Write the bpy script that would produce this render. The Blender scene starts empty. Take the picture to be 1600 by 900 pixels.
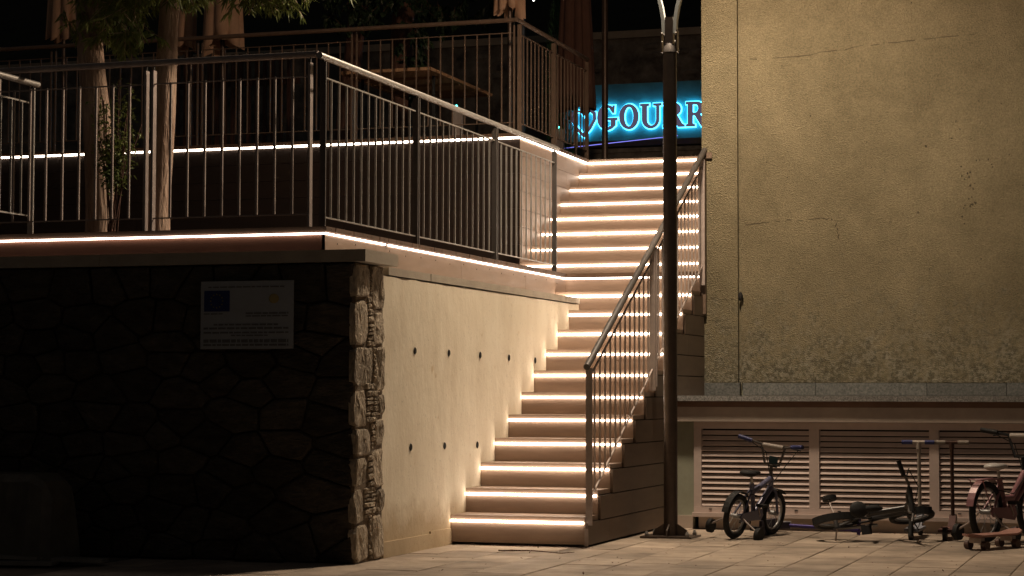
import bpy, math, random
from mathutils import Vector, noise
random.seed(7)
R = math.radians
sc = bpy.context.scene
C = sc.collection

# ------------------------------------------------------------------ camera, world, exposure
cam = bpy.data.objects.new('camera', bpy.data.cameras.new('camera'))
C.objects.link(cam); sc.camera = cam
cam.location = (0, 0, 1.0384)
cam.data.sensor_width = 36; cam.data.lens = 72.0
cam.data.clip_start = .1; cam.data.clip_end = 600
from mathutils import Euler, Matrix
cam.rotation_mode = 'QUATERNION'
cam.rotation_quaternion = (Matrix.Rotation(.3164, 3, 'Z') @ Matrix.Rotation(math.pi/2 + .0519, 3, 'X') @ Matrix.Rotation(.002, 3, 'Z')).to_quaternion()

w = bpy.data.worlds.new('World'); sc.world = w; w.use_nodes = True
nt = w.node_tree; bg = nt.nodes['Background']
sky = nt.nodes.new('ShaderNodeTexSky'); sky.sky_type = 'NISHITA'; sky.sun_disc = False
sky.sun_elevation = R(-3); sky.sun_rotation = R(120)
glow = nt.nodes.new('ShaderNodeMix'); glow.data_type = 'RGBA'; glow.blend_type = 'ADD'; glow.inputs[0].default_value = 1   # town light on the night sky
glow.inputs[7].default_value = (.16, .14, .12, 1)
nt.links.new(sky.outputs[0], glow.inputs[6]); nt.links.new(glow.outputs[2], bg.inputs[0]); bg.inputs[1].default_value = .08
sc.view_settings.view_transform = 'Standard'; sc.view_settings.look = 'None'
sc.view_settings.exposure = 0; sc.view_settings.gamma = 1
sc.cycles.max_bounces = 5; sc.cycles.diffuse_bounces = 3; sc.cycles.use_denoising = True
sc.cycles.sample_clamp_indirect = 4

# ------------------------------------------------------------------ materials
def mat(name, col, rough=.7, metal=0., var=.25, scale=6., bump=0., bscale=60., bdist=.01, stretch=(1, 1, 1), emit=None, estr=0, col2=None, detail=6, spec=.3, trans=0):
    m = bpy.data.materials.new(name); m.use_nodes = True
    n = m.node_tree.nodes; l = m.node_tree.links; b = n['Principled BSDF']
    b.inputs['Roughness'].default_value = rough; b.inputs['Metallic'].default_value = metal
    b.inputs['Specular IOR Level'].default_value = spec
    if emit:
        b.inputs['Base Color'].default_value = (*col, 1)
        b.inputs['Emission Color'].default_value = (*emit, 1); b.inputs['Emission Strength'].default_value = estr
        return m
    tc = n.new('ShaderNodeTexCoord'); mp = n.new('ShaderNodeMapping'); mp.inputs['Scale'].default_value = stretch
    l.new(tc.outputs['Object'], mp.inputs[0])
    nz = n.new('ShaderNodeTexNoise'); nz.inputs['Scale'].default_value = scale; nz.inputs['Detail'].default_value = detail
    nz.inputs['Roughness'].default_value = .65
    l.new(mp.outputs[0], nz.inputs['Vector'])
    oi = n.new('ShaderNodeObjectInfo')
    rp = n.new('ShaderNodeValToRGB')
    c2 = col2 or tuple(c * (1 + var) for c in col); c1 = col if col2 else tuple(c * (1 - var) for c in col)
    rp.color_ramp.elements[0].color = (*c1, 1); rp.color_ramp.elements[1].color = (*c2, 1)
    rp.color_ramp.elements[0].position = .3; rp.color_ramp.elements[1].position = .7
    l.new(nz.outputs['Fac'], rp.inputs[0])
    hs = n.new('ShaderNodeHueSaturation')
    mr = n.new('ShaderNodeMapRange'); mr.inputs[3].default_value = 1 - var * .5; mr.inputs[4].default_value = 1 + var * .5
    l.new(oi.outputs['Random'], mr.inputs[0]); l.new(mr.outputs[0], hs.inputs['Value'])
    l.new(rp.outputs[0], hs.inputs['Color']); l.new(hs.outputs[0], b.inputs['Base Color'])
    if bump:
        n2 = n.new('ShaderNodeTexNoise'); n2.inputs['Scale'].default_value = bscale; n2.inputs['Detail'].default_value = 5
        l.new(mp.outputs[0], n2.inputs['Vector'])
        bp = n.new('ShaderNodeBump'); bp.inputs['Strength'].default_value = bump; bp.inputs['Distance'].default_value = bdist
        l.new(n2.outputs['Fac'], bp.inputs['Height']); l.new(bp.outputs[0], b.inputs['Normal'])
    if trans:
        b.inputs['Subsurface Weight'].default_value = 0
        tb = n.new('ShaderNodeBsdfTranslucent'); mx = n.new('ShaderNodeMixShader'); mx.inputs[0].default_value = trans
        l.new(hs.outputs[0], tb.inputs[0]); l.new(b.outputs[0], mx.inputs[1]); l.new(tb.outputs[0], mx.inputs[2])
        l.new(mx.outputs[0], n['Material Output'].inputs[0])
    return m

WARM = (1.0, .82, .66)
M_led = mat('led_strip', (.8, .8, .8), emit=WARM, estr=17)
def uneven(m, s, lo=.7, hi=1.25):      # strips differ a little and vary along their length
    n = m.node_tree.nodes; l = m.node_tree.links; oi = n.new('ShaderNodeObjectInfo'); mr = n.new('ShaderNodeMapRange')
    mr.inputs[3].default_value = s * lo; mr.inputs[4].default_value = s * hi; l.new(oi.outputs['Random'], mr.inputs[0])
    tc = n.new('ShaderNodeTexCoord'); z = n.new('ShaderNodeTexNoise'); z.inputs['Scale'].default_value = 1.6; l.new(tc.outputs['Object'], z.inputs['Vector'])
    m2 = n.new('ShaderNodeMapRange'); m2.inputs[1].default_value = .3; m2.inputs[2].default_value = .7; m2.inputs[3].default_value = .75; m2.inputs[4].default_value = 1.2; l.new(z.outputs['Fac'], m2.inputs[0])
    mu = n.new('ShaderNodeMath'); mu.operation = 'MULTIPLY'; l.new(mr.outputs[0], mu.inputs[0]); l.new(m2.outputs[0], mu.inputs[1])
    l.new(mu.outputs[0], n['Principled BSDF'].inputs['Emission Strength'])
uneven(M_led, 18)
M_led_deck = mat('led_strip_deck', (.8, .8, .8), emit=(1, .82, .68), estr=10)
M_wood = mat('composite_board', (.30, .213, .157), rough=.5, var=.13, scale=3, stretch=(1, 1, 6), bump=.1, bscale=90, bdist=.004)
M_woodside_shade = mat('shaded_side_board', (.12, .085, .06), rough=.55, var=.15, scale=3, stretch=(1, 1, 6), bump=.1, bscale=90, bdist=.004)  # stair side boards, the lamp's grazing light darkened into the colour
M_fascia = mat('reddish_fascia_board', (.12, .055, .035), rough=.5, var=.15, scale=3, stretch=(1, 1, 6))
M_woodfront_shade = mat('shaded_front_board', (.017, .010, .007), rough=.55, var=.2, scale=3, stretch=(1, 1, 6), bump=.1, bscale=90, bdist=.004)  # front boards of the same wood, shade darkened into the colour
M_deck = mat('deck_board', (.12, .075, .05), rough=.6, var=.2, scale=4)
M_steel = mat('brushed_steel', (.42, .40, .37), rough=.42, metal=.55, var=.12, scale=25, spec=.5)
M_steel_dk = mat('grey_rail_paint', (.38, .32, .29), rough=.5, metal=.3, var=.15, scale=20)
M_railgrey = mat('dull_grey_rail', (.075, .066, .06), rough=.5, metal=.1, var=.15, scale=20)
M_rail_dim = mat('dimmed_brown_rail', (.17, .12, .088), rough=.45, metal=.2, var=.15, scale=20)  # rail steel darkened to brown, weak lamp light put into the colour
M_black = mat('black_rubber', (.018, .018, .018), rough=.75, var=.3, scale=30)
M_mortar = mat('mortar', (.045, .036, .027), rough=.95, var=.4, scale=30, bump=.5, bscale=80)
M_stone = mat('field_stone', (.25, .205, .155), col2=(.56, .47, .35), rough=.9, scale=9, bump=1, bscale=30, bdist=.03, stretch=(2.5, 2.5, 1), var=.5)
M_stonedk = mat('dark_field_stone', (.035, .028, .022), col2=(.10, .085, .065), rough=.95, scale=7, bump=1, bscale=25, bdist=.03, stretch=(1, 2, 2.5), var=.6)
M_cap = mat('concrete_coping', (.38, .33, .26), rough=.85, var=.12, scale=8, bump=.25, bscale=70)
M_paver = mat('terracotta_paver', (.33, .265, .205), rough=.75, var=.42, scale=2.6, detail=12, bump=.35, bscale=25, bdist=.008)
M_joint = mat('paving_joint', (.15, .12, .095), rough=.95, var=.3, scale=20)
M_skirt = mat('speckled_granite', (.10, .10, .095), col2=(.36, .35, .33), rough=.6, scale=90, var=.3, detail=2)
M_skirtdk = mat('dark_speckled_stone', (.06, .065, .06), col2=(.17, .17, .16), rough=.7, scale=60, var=.3, detail=2)
M_paint = mat('beige_wall_paint', (.45, .375, .315), rough=.7, var=.12, scale=4)
M_green = mat('greenish_plaster', (.33, .34, .26), rough=.8, var=.15, scale=5)
M_louv = mat('cream_louvre_paint', (.56, .46, .415), rough=.45, var=.1, scale=6)
M_dark = mat('dark_void', (.012, .011, .01), rough=.9, var=.2)
M_lamp = mat('brown_lamp_paint', (.10, .075, .06), rough=.35, metal=.4, var=.2, scale=12, spec=.5)
M_lampgrey = mat('pale_grey_lamp_arm', (.7, .74, .72), rough=.4, metal=.3, var=.1)
M_lampglow = mat('lamp_lens', (.8, .8, .8), emit=(.9, 1, .95), estr=14)
M_bark = mat('smooth_bark', (.30, .19, .135), col2=(.70, .53, .41), rough=.85, scale=3.2, stretch=(3, 3, .6), bump=1, bscale=16, bdist=.03, var=.3)
M_barkdk = mat('rough_bark', (.16, .09, .07), rough=.9, scale=8, stretch=(3, 3, .5), bump=.8, bscale=14, bdist=.03, var=.4)
M_leaf = mat('willow_leaf', (.08, .13, .035), col2=(.32, .36, .11), rough=.5, scale=3, var=.4, trans=.3)
M_leafdk = mat('dark_ivy_leaf', (.02, .04, .018), rough=.45, scale=5, var=.4)
M_cyp = mat('cypress_green', (.10, .24, .11), rough=.7, scale=6, var=.5)
M_cloth = mat('parasol_canvas', (.62, .42, .29), rough=.85, var=.15, scale=5, bump=.2, bscale=120, bdist=.003, trans=.15)
M_clothdk = mat('dark_parasol_canvas', (.16, .09, .07), rough=.85, var=.15, scale=5)
M_rattan = mat('woven_table', (.30, .18, .10), rough=.6, var=.3, scale=40)
M_tarp = mat('grey_tarp', (.10, .09, .07), rough=.55, var=.3, scale=5)
M_ply = mat('pale_board', (.22, .20, .17), rough=.7, var=.2)
M_teal = mat('teal_sign_wall', (.10, .31, .33), rough=.6, var=.35, scale=2.5, bump=.3, bscale=12, bdist=.01)
M_letter = mat('self_lit_letter_face', (.3, .28, .35), emit=(.30, .27, .45), estr=.22)  # opaque faces; weak emission stands in for surrounding glow falling on them
M_cyan = mat('cyan_glow', (.1, .5, .6), emit=(.07, .60, 1.0), estr=6.5)
M_purple = mat('violet_light', (.2, .2, .6), emit=(.25, .25, 1), estr=1.2)
M_bulb = mat('fairy_bulb', (.8, .8, .8), emit=(1, .95, .8), estr=6)
M_tealbulb = mat('teal_bulb', (.3, .8, .8), emit=(.1, 1, .8), estr=5)
M_farstone = mat('far_stone', (.05, .045, .038), col2=(.32, .29, .25), rough=.95, scale=4, bump=.7, bscale=20, var=.4)
M_hill = mat('night_hill', (.02, .022, .015), rough=1, var=.4, scale=1)

def stucco(name, pil=False):
    m = bpy.data.materials.new(name); m.use_nodes = True
    n = m.node_tree.nodes; l = m.node_tree.links; b = n['Principled BSDF']
    b.inputs['Roughness'].default_value = .92; b.inputs['Specular IOR Level'].default_value = .15
    tc = n.new('ShaderNodeTexCoord'); co = tc.outputs['Object']
    def nz(s, d=6, r=.6):
        x = n.new('ShaderNodeTexNoise'); x.inputs['Scale'].default_value = s; x.inputs['Detail'].default_value = d
        x.inputs['Roughness'].default_value = r; l.new(co, x.inputs['Vector']); return x.outputs['Fac']
    def ramp(src, a, bb, c0, c1):
        r = n.new('ShaderNodeValToRGB'); r.color_ramp.elements[0].position = a; r.color_ramp.elements[1].position = bb
        r.color_ramp.elements[0].color = (*c0, 1); r.color_ramp.elements[1].color = (*c1, 1); l.new(src, r.inputs[0]); return r.outputs[0]
    def mix(f, a, bb, mode='MIX'):
        x = n.new('ShaderNodeMix'); x.data_type = 'RGBA'; x.blend_type = mode
        for s, v in ((0, f), (6, a), (7, bb)):
            if isinstance(v, (float, int)): x.inputs[s].default_value = v
            elif isinstance(v, tuple): x.inputs[s].default_value = (*v, 1)
            else: l.new(v, x.inputs[s])
        return x.outputs[2]
    base = ramp(nz(.75, 12, .68), .34, .68, (.20, .168, .102), (.31, .262, .163))
    fine = ramp(nz(70, 3), .35, .7, (.72,) * 3, (1.12,) * 3)
    base = mix(1.0, base, fine, 'MULTIPLY')
    sp = n.new('ShaderNodeSeparateXYZ'); l.new(co, sp.inputs[0])
    # damp zone at the foot of the wall
    mr = n.new('ShaderNodeMapRange'); mr.inputs[1].default_value = 1.12; mr.inputs[2].default_value = 2.5
    mr.inputs[3].default_value = .34; mr.inputs[4].default_value = 0; l.new(sp.outputs[2], mr.inputs[0])
    ad = n.new('ShaderNodeMath'); ad.operation = 'ADD'; l.new(mr.outputs[0], ad.inputs[0]); l.new(nz(7, 12, .82), ad.inputs[1])
    damp = ramp(ad.outputs[0], .66, .88, (0,) * 3, (1,) * 3)
    base = mix(damp, base, mix(ramp(nz(34, 5), .44, .58, (0,) * 3, (1,) * 3), (.11, .10, .068), (.26, .24, .18)))
    # sparse dark chips
    base = mix(1.0, base, ramp(nz(3.2, 10, .7), .36, .62, (.86, .86, .86), (1.05,) * 3), 'MULTIPLY')      # patchy weathering
    chip = ramp(nz(16, 2), .70, .74, (0,) * 3, (1,) * 3)
    chipm = ramp(nz(.7, 2), .55, .62, (0,) * 3, (1,) * 3)
    base = mix(mix(1.0, chip, chipm, 'MULTIPLY'), base, (.07, .055, .035))
    l.new(base, b.inputs['Base Color'])
    vo = n.new('ShaderNodeTexVoronoi'); vo.inputs['Scale'].default_value = 115; l.new(co, vo.inputs['Vector'])
    a2 = n.new('ShaderNodeMath'); a2.operation = 'MULTIPLY_ADD'; l.new(nz(48, 6, .75), a2.inputs[0]); a2.inputs[1].default_value = 1.4; l.new(vo.outputs['Distance'], a2.inputs[2])
    bp = n.new('ShaderNodeBump'); bp.inputs['Strength'].default_value = .9; bp.inputs['Distance'].default_value = .013
    l.new(a2.outputs[0], bp.inputs['Height']); l.new(bp.outputs[0], b.inputs['Normal'])
    return m
M_stucco = stucco('rough_stucco')

def plaster():
    m = bpy.data.materials.new('stained_plaster'); m.use_nodes = True
    n = m.node_tree.nodes; l = m.node_tree.links; b = n['Principled BSDF']
    b.inputs['Roughness'].default_value = .8; b.inputs['Specular IOR Level'].default_value = .2
    tc = n.new('ShaderNodeTexCoord')
    def nz(s, st=(1, 1, 1), d=8, r_=.62):
        mp = n.new('ShaderNodeMapping'); mp.inputs['Scale'].default_value = st; l.new(tc.outputs['Object'], mp.inputs[0])
        x = n.new('ShaderNodeTexNoise'); x.inputs['Scale'].default_value = s; x.inputs['Detail'].default_value = d; x.inputs['Roughness'].default_value = r_
        l.new(mp.outputs[0], x.inputs['Vector']); return x.outputs['Fac']
    def ramp(src, a, bb, c0, c1):
        r_ = n.new('ShaderNodeValToRGB'); r_.color_ramp.elements[0].position = a; r_.color_ramp.elements[1].position = bb
        r_.color_ramp.elements[0].color = (*c0, 1); r_.color_ramp.elements[1].color = (*c1, 1); l.new(src, r_.inputs[0]); return r_.outputs[0]
    def mul(a, bb):
        x = n.new('ShaderNodeMix'); x.data_type = 'RGBA'; x.blend_type = 'MULTIPLY'; x.inputs[0].default_value = 1; l.new(a, x.inputs[6]); l.new(bb, x.inputs[7]); return x.outputs[2]
    base = ramp(nz(1.7, (1, 1, .7)), .32, .68, (.68, .59, .445), (.82, .745, .59))
    base = mul(base, ramp(nz(3, (1, 2.0, .25), 8), .36, .6, (.965, .955, .94), (1.01,) * 3))      # water streaks
    base = mul(base, ramp(nz(9, (1, 1, .8), 3), .68, .74, (1,) * 3, (.86, .80, .70)))             # stains
    base = mul(base, ramp(nz(45, (1, 1, 1), 2), .30, .36, (.80,) * 3, (1,) * 3))                   # air holes
    sp = n.new('ShaderNodeSeparateXYZ'); l.new(tc.outputs['Object'], sp.inputs[0])
    ad = n.new('ShaderNodeMath'); ad.operation = 'MULTIPLY_ADD'; l.new(nz(6), ad.inputs[0]); ad.inputs[1].default_value = -.35; l.new(sp.outputs[2], ad.inputs[2])
    base = mul(base, ramp(ad.outputs[0], -.17, .18, (.68, .60, .50), (1,) * 3))                    # splashed foot
    l.new(base, b.inputs['Base Color'])
    bp = n.new('ShaderNodeBump'); bp.inputs['Strength'].default_value = .3; bp.inputs['Distance'].default_value = .02
    l.new(nz(8, (1, 1, .6), 10), bp.inputs['Height']); l.new(bp.outputs[0], b.inputs['Normal'])
    return m
M_plaster = plaster()

# ------------------------------------------------------------------ mesh helpers
class MB:
    def __init__(s): s.v = []; s.f = []; s.sm = []
    def add(s, v, f, smooth=False):
        o = len(s.v); s.v += [tuple(p) for p in v]; s.f += [tuple(i + o for i in q) for q in f]; s.sm += [smooth] * len(f)
        return s
    def box(s, x0, x1, y0, y1, z0, z1):
        return s.add([(x, y, z) for z in (z0, z1) for y in (y0, y1) for x in (x0, x1)],
                     [(0, 2, 3, 1), (4, 5, 7, 6), (0, 1, 5, 4), (2, 6, 7, 3), (0, 4, 6, 2), (1, 3, 7, 5)])
    def bar(s, a, b, w_, h_, up=(0, 0, 1)):      # rectangular bar a->b
        a, b = Vector(a), Vector(b); d = (b - a).normalized(); r = d.cross(Vector(up))
        if r.length < 1e-4: r = Vector((1, 0, 0))
        r.normalize(); u = r.cross(d).normalized(); r *= w_ / 2; u *= h_ / 2
        v = [p + q for p in (a, b) for q in (-r - u, r - u, r + u, -r + u)]
        return s.add(v, [(0, 3, 2, 1), (4, 5, 6, 7), (0, 1, 5, 4), (1, 2, 6, 5), (2, 3, 7, 6), (3, 0, 4, 7)])
    def tube(s, pts, r, n=10, cap=True, smooth=True):
        pts = [Vector(p) for p in pts]; rs = r if isinstance(r, (list, tuple)) else [r] * len(pts)
        v = []; f = []; prev = None
        for i, p in enumerate(pts):
            d = (pts[min(i + 1, len(pts) - 1)] - pts[max(i - 1, 0)]).normalized()
            if prev is None: a = d.orthogonal().normalized()
            else:
                a = prev - d * prev.dot(d); a = a.normalized() if a.length > 1e-5 else d.orthogonal().normalized()
            prev = a; bb = d.cross(a)
            for k in range(n):
                t = 2 * math.pi * k / n; v.append(p + (a * math.cos(t) + bb * math.sin(t)) * rs[i])
        for i in range(len(pts) - 1):
            for k in range(n):
                f.append((i * n + k, i * n + (k + 1) % n, (i + 1) * n + (k + 1) % n, (i + 1) * n + k))
        s.add(v, f, smooth)
        if cap:
            s.add(v[:n], [tuple(range(n))[::-1]]); s.add(v[-n:], [tuple(range(n))])
        return s
    def torus(s, c, R_, r, axis='y', n=28, m=8):
        v = []; f = []
        for i in range(n):
            a = 2 * math.pi * i / n
            for k in range(m):
                b = 2 * math.pi * k / m; q = R_ + r * math.cos(b); h = r * math.sin(b)
                p = (q * math.cos(a), h, q * math.sin(a)) if axis == 'y' else ((h, q * math.cos(a), q * math.sin(a)) if axis == 'x' else (q * math.cos(a), q * math.sin(a), h))
                v.append(tuple(p[j] + c[j] for j in range(3)))
        for i in range(n):
            for k in range(m):
                f.append((i * m + k, ((i + 1) % n) * m + k, ((i + 1) % n) * m + (k + 1) % m, i * m + (k + 1) % m))
        return s.add(v, f, True)
    def ell(s, c, rx, ry, rz, n=12, m=8):
        v = []; f = []
        for j in range(m + 1):
            p = math.pi * j / m
            for i in range(n):
                t = 2 * math.pi * i / n
                v.append((c[0] + rx * math.sin(p) * math.cos(t), c[1] + ry * math.sin(p) * math.sin(t), c[2] + rz * math.cos(p)))
        for j in range(m):
            for i in range(n): f.append((j * n + i, (j + 1) * n + i, (j + 1) * n + (i + 1) % n, j * n + (i + 1) % n))
        return s.add(v, f, True)
    def prism(s, poly, y0, y1):                  # poly in xz, extruded along y
        n = len(poly); v = [(x, y0, z) for x, z in poly] + [(x, y1, z) for x, z in poly]
        f = [tuple(range(n)), tuple(range(2 * n - 1, n - 1, -1))] + [(i, i + n, (i + 1) % n + n, (i + 1) % n) for i in range(n)]
        return s.add(v, f)
    def build(s, name, m, parent=None):
        me = bpy.data.meshes.new(name); off = wl(parent)
        me.from_pydata([(v[0] - off[0], v[1] - off[1], v[2] - off[2]) for v in s.v], [], s.f)
        me.polygons.foreach_set('use_smooth', s.sm); me.materials.append(m); me.update()
        o = bpy.data.objects.new(name, me); C.objects.link(o)
        if parent: o.parent = parent
        return o
def wl(o):
    p = Vector((0, 0, 0))
    while o is not None: p += o.location; o = o.parent
    return p
def thing(name, label, cat, loc=(0, 0, 0), group=None):
    o = bpy.data.objects.new(name, None); C.objects.link(o); o.location = loc; o.empty_display_size = .2
    o['label'] = label; o['category'] = cat
    if group: o['group'] = group
    return o
def tag(o, label, cat, group=None, kind=None):
    if label: o['label'] = label
    if cat: o['category'] = cat
    if group: o['group'] = group
    if kind: o['kind'] = kind
    return o
def copy_tree(o, parent=None):
    c = o.copy(); C.objects.link(c); c.parent = parent
    for ch in list(o.children): copy_tree(ch, c)
    return c
def inst(src, name, loc, parent):
    o = bpy.data.objects.new(name, src.data); C.objects.link(o); o.parent = parent; o.location = loc; return o
def rn(a, b): return random.uniform(a, b)

# ------------------------------------------------------------------ key measures
r, g = .17, .3196
uL, uR, uF, uU = -4.839, -3.867, -5.055, -5.76
v0 = 13.4175; vLand = v0 + 11 * g; v13 = vLand + .89
vFr = 11.70; vUp = v13
TH = .032

# ------------------------------------------------------------------ ground
gnd = MB().add([(-150, -60, 0), (150, -60, 0), (150, 200, 0), (-150, 200, 0)], [(0, 1, 2, 3)]).build('ground', M_joint)
gnd.location.z = -.006; gnd['kind'] = 'structure'
pav = bpy.data.objects.new('paving', None); C.objects.link(pav); pav['kind'] = 'structure'
tw, td = .333, .5
i = 0
for ci in range(-6, 17):
    for ri in range(-1, 14):
        u0 = -4.33 + (ci - 3) * tw - .3; vv = 9.6 + ri * td + (ci % 2) * td / 2
        if u0 < -6.6 or u0 > .4: continue
        x0, x1, y0, y1 = u0 + .003, u0 + tw - .003, vv + .003, vv + td - .003
        if x1 < -4.8 and y0 > 11.5: continue
        if x0 > uR - .05 and y1 > 15.64: y1 = 15.64
        if x0 > -4.9 and x1 < uR + .1 and y0 > v0: continue
        if y1 - y0 < .05: continue
        h = rn(-.0015, .002); t = [rn(-.0012, .0012) for _ in range(4)]; b_ = .006
        mb = MB()
        v = [(x0, y0, -.01), (x1, y0, -.01), (x1, y1, -.01), (x0, y1, -.01)]
        v += [(x0, y0, -.002 + h), (x1, y0, -.002 + h), (x1, y1, -.002 + h), (x0, y1, -.002 + h)]
        v += [(x0 + b_, y0 + b_, h + t[0]), (x1 - b_, y0 + b_, h + t[1]), (x1 - b_, y1 - b_, h + t[2]), (x0 + b_, y1 - b_, h + t[3])]
        f = [(8, 9, 10, 11)]
        for k in range(4):
            k2 = (k + 1) % 4; f += [(k, k2, 4 + k2, 4 + k), (4 + k, 4 + k2, 8 + k2, 8 + k)]
        mb.add(v, f).build('paver', M_paver, pav); i += 1

# ------------------------------------------------------------------ staircase
st = thing('staircase', 'wide outdoor staircase in brown boards, a white light strip under every step nosing', 'staircase', (-4.35, v0, 0))
def step(k, u0, u1, v, depth):
    z = k * r
    MB().box(u0, u1, v - .002, v + depth, z + .004, z + .004 + TH).build('tread', M_wood, st)
    MB().box(u0, u1, v, v + .02, z - r + (.036 if k > 1 else .0365), z + .004).build('riser', M_wood, st)
    MB().box(u0 + .004, u1 - .01, v - .013, v - .002, z - .011, z + .0035).build('light_strip', M_led, st)
for k in range(1, 11): step(k, uL + .002, uR, v0 + (k - 1) * g, g - .002)
step(11, uF + .0, uR, v0 + 10 * g, g - .002)
# solid lower riser base
MB().box(uL + .002, uR, v0 + .001, v0 + .02, .02, .036).build('riser', M_wood, st)
# landing riser + strip
MB().box(uF, uR, vLand, vLand + .02, 11 * r + .036, 12 * r + .004).build('riser', M_wood, st)
MB().box(uF + .004, uR - .01, vLand - .013, vLand - .001, 12 * r - .010, 12 * r + .002).build('light_strip', M_led_deck, st)
for j in range(6):
    MB().box(uF + .01, uR, vLand - .022 + j * .149, vLand - .022 + j * .149 + .144, 12 * r + .004, 12 * r + .04).build('landing_board', M_deck, st)
for k in range(13, 21): step(k, uU + .002, uR - .0, v13 + (k - 13) * g, g - .002 if k < 20 else .15)
# side cladding in courses, one per step, on the lower flight
for k in range(1, 13):
    va = v0 + (k - 1) * g + .002; ve = 16.995; z0 = (k - 1) * r + (.018 if k == 1 else .004 + .0); z1 = k * r + .0
    cuts = [va]; nx = 14.55 + (.62 if k % 2 else 0) - 1.2
    while nx < ve:
        if nx > va + .15: cuts.append(nx)
        nx += 1.22
    cuts.append(ve)
    for a, b in zip(cuts, cuts[1:]):
        MB().box(uR + .001, uR + .019, a + .0015, b - .0015, z0, z1 - .003).build('side_board', M_woodside_shade, st)
MB().add([(uR - .004, v0 + .03, 0)] + [(uR - .004, v0 + .03 + a * g, min(12, a + b) * r - .02) for a in range(12) for b in (0, 1)][0:1] +
         [p for a in range(12) for p in ((uR - .004, v0 + .03 + a * g, a * r - .02 if a else 0), (uR - .004, v0 + .03 + a * g, (a + 1) * r - .02))] +
         [(uR - .004, 17.0, 12 * r - .02), (uR - .004, 17.0, 0)], [tuple(range(28))]).build('stringer', M_dark, st)
# little steel end plate at the foot of the stairs
MB().box(uR - .004, uR + .022, v0 - .004, v0 + .0, .01, .13).build('end_plate', M_steel_dk, st)

# ------------------------------------------------------------------ plastered retaining wall
pw = thing('retaining_wall', 'pale smooth plastered retaining wall beside the stairs, two rows of small tie holes', 'wall', (-5.1, 13, 0))
def wavy():
    mb = MB(); nv, nz_ = 60, 24; V = []; F = []
    for a in range(nv + 1):
        for b in range(nz_ + 1):
            v = 12.13 + (16.56 - 12.13) * a / nv; z = 1.8 * b / nz_ - .01
            top = 0
            if b == nz_: top = noise.noise(Vector((v * 5, 0, 3))) * .012
            V.append((uL + .004 * noise.noise(Vector((v * 1.7, z * 1.7, 0))), v, z + top))
    for a in range(nv):
        for b in range(nz_):
            q = a * (nz_ + 1) + b; F.append((q, q + nz_ + 1, q + nz_ + 2, q + 1))
    mb.add(V, F, True)
    mb.box(-5.3, uL - .006, 12.13, 16.555, 0, 1.795)
    return mb
wavy().build('plaster_face', M_plaster, pw)
mb = MB()
for k in range(9):
    a = R(90 * k / 8)
mb.box(uL - .17, uL - .001, 16.5, 16.60, 1.715, 1.795).build('wall_end', M_plaster, pw)
for v, z in ((12.705, 1.325), (13.365, 1.324), (14.032, 1.322), (14.699, 1.315), (15.358, 1.305), (12.635, .69), (13.287, .684), (13.973, .675)):
    mb = MB(); n = 14; V = []; F = []
    for ring, (rad, du) in enumerate(((.024, .004), (.020, .0075), (.017, .005), (.0, .0055))):
        for k in range(n):
            a = 2 * math.pi * k / n; V.append((uL + du, v + rad * math.cos(a), z + rad * math.sin(a) * 1.05))
    for q in range(3):
        for k in range(n): F.append((q * n + k, q * n + (k + 1) % n, (q + 1) * n + (k + 1) % n, (q + 1) * n + k))
    mb.add(V, F).build('tie_hole', M_dark, pw)
for a, b in ((12.23, 13.0), (13.006, 14.6), (14.606, 16.2), (16.206, 16.60)):
    MB().box(-5.3, uL + .004 + rn(-.002, .003), a, b, 1.803, 1.853).build('edge_beam', M_cap, pw)
MB().box(uL - .3, uL + .012, 12.14, 13.0, 0, .10).build('footing', M_plaster, pw)
MB().box(uL - .3, uL + .010, 13.003, v0 + .0, 0, .115).build('footing', M_plaster, pw)

# ------------------------------------------------------------------ stone wall
sw = thing('stone_wall', 'dark rubble stone wall with a concrete coping, its lit end of rough stones', 'wall', (-7, 11.6, 0))
MB().box(-12, -4.86, 11.69, 12.10, 0, 1.84).build('mortar_core', M_mortar, sw)
def stone_patch(kind, a0, a1, z0, z1, base, prot, gap=.006, nn=6, rnd=.035):
    # kind 'front': plane v=base facing -v, a = u ; 'end': plane u=base facing +u, a = v
    mb = MB(); V = []; F = []; s0 = rn(0, 99)
    def P(a, z, d): return (a, base - d, z) if kind == 'front' else (base + d, a, z)
    w_, h_ = a1 - a0 - 2 * gap, z1 - z0 - 2 * gap
    nx = nn; nz_ = nn
    for i in range(nx + 1):
        for j in range(nz_ + 1):
            x = i / nx * 2 - 1; y = j / nz_ * 2 - 1
            # squircle corners
            e = max(abs(x), abs(y)); cr = 1 - .10 * (abs(x) * abs(y)) ** 3
            px = x * cr; py = y * cr
            if e > .99:
                px *= 1 - .12 * abs(noise.noise(Vector((x * 2 + s0, y * 2, 1)))); py *= 1 - .08 * abs(noise.noise(Vector((x * 2, y * 2 + s0, 7))))
            d = prot * (1 - e ** 9 * .5) + (noise.noise(Vector((x * 1.5 + s0, y * 1.5, 3))) * .5 + noise.noise(Vector((x * 4 + s0, y * 4, 9))) * .35) * rnd * (1 - e ** 6)
            if e > .99: d = -.012
            V.append(P((a0 + a1) / 2 + px * w_ / 2, (z0 + z1) / 2 + py * h_ / 2, d))
    for i in range(nx):
        for j in range(nz_):
            q = i * (nz_ + 1) + j; F.append((q, q + nz_ + 1, q + nz_ + 2, q + 1))
    if kind == 'end': pass
    mb.add(V, F, False); return mb
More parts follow.
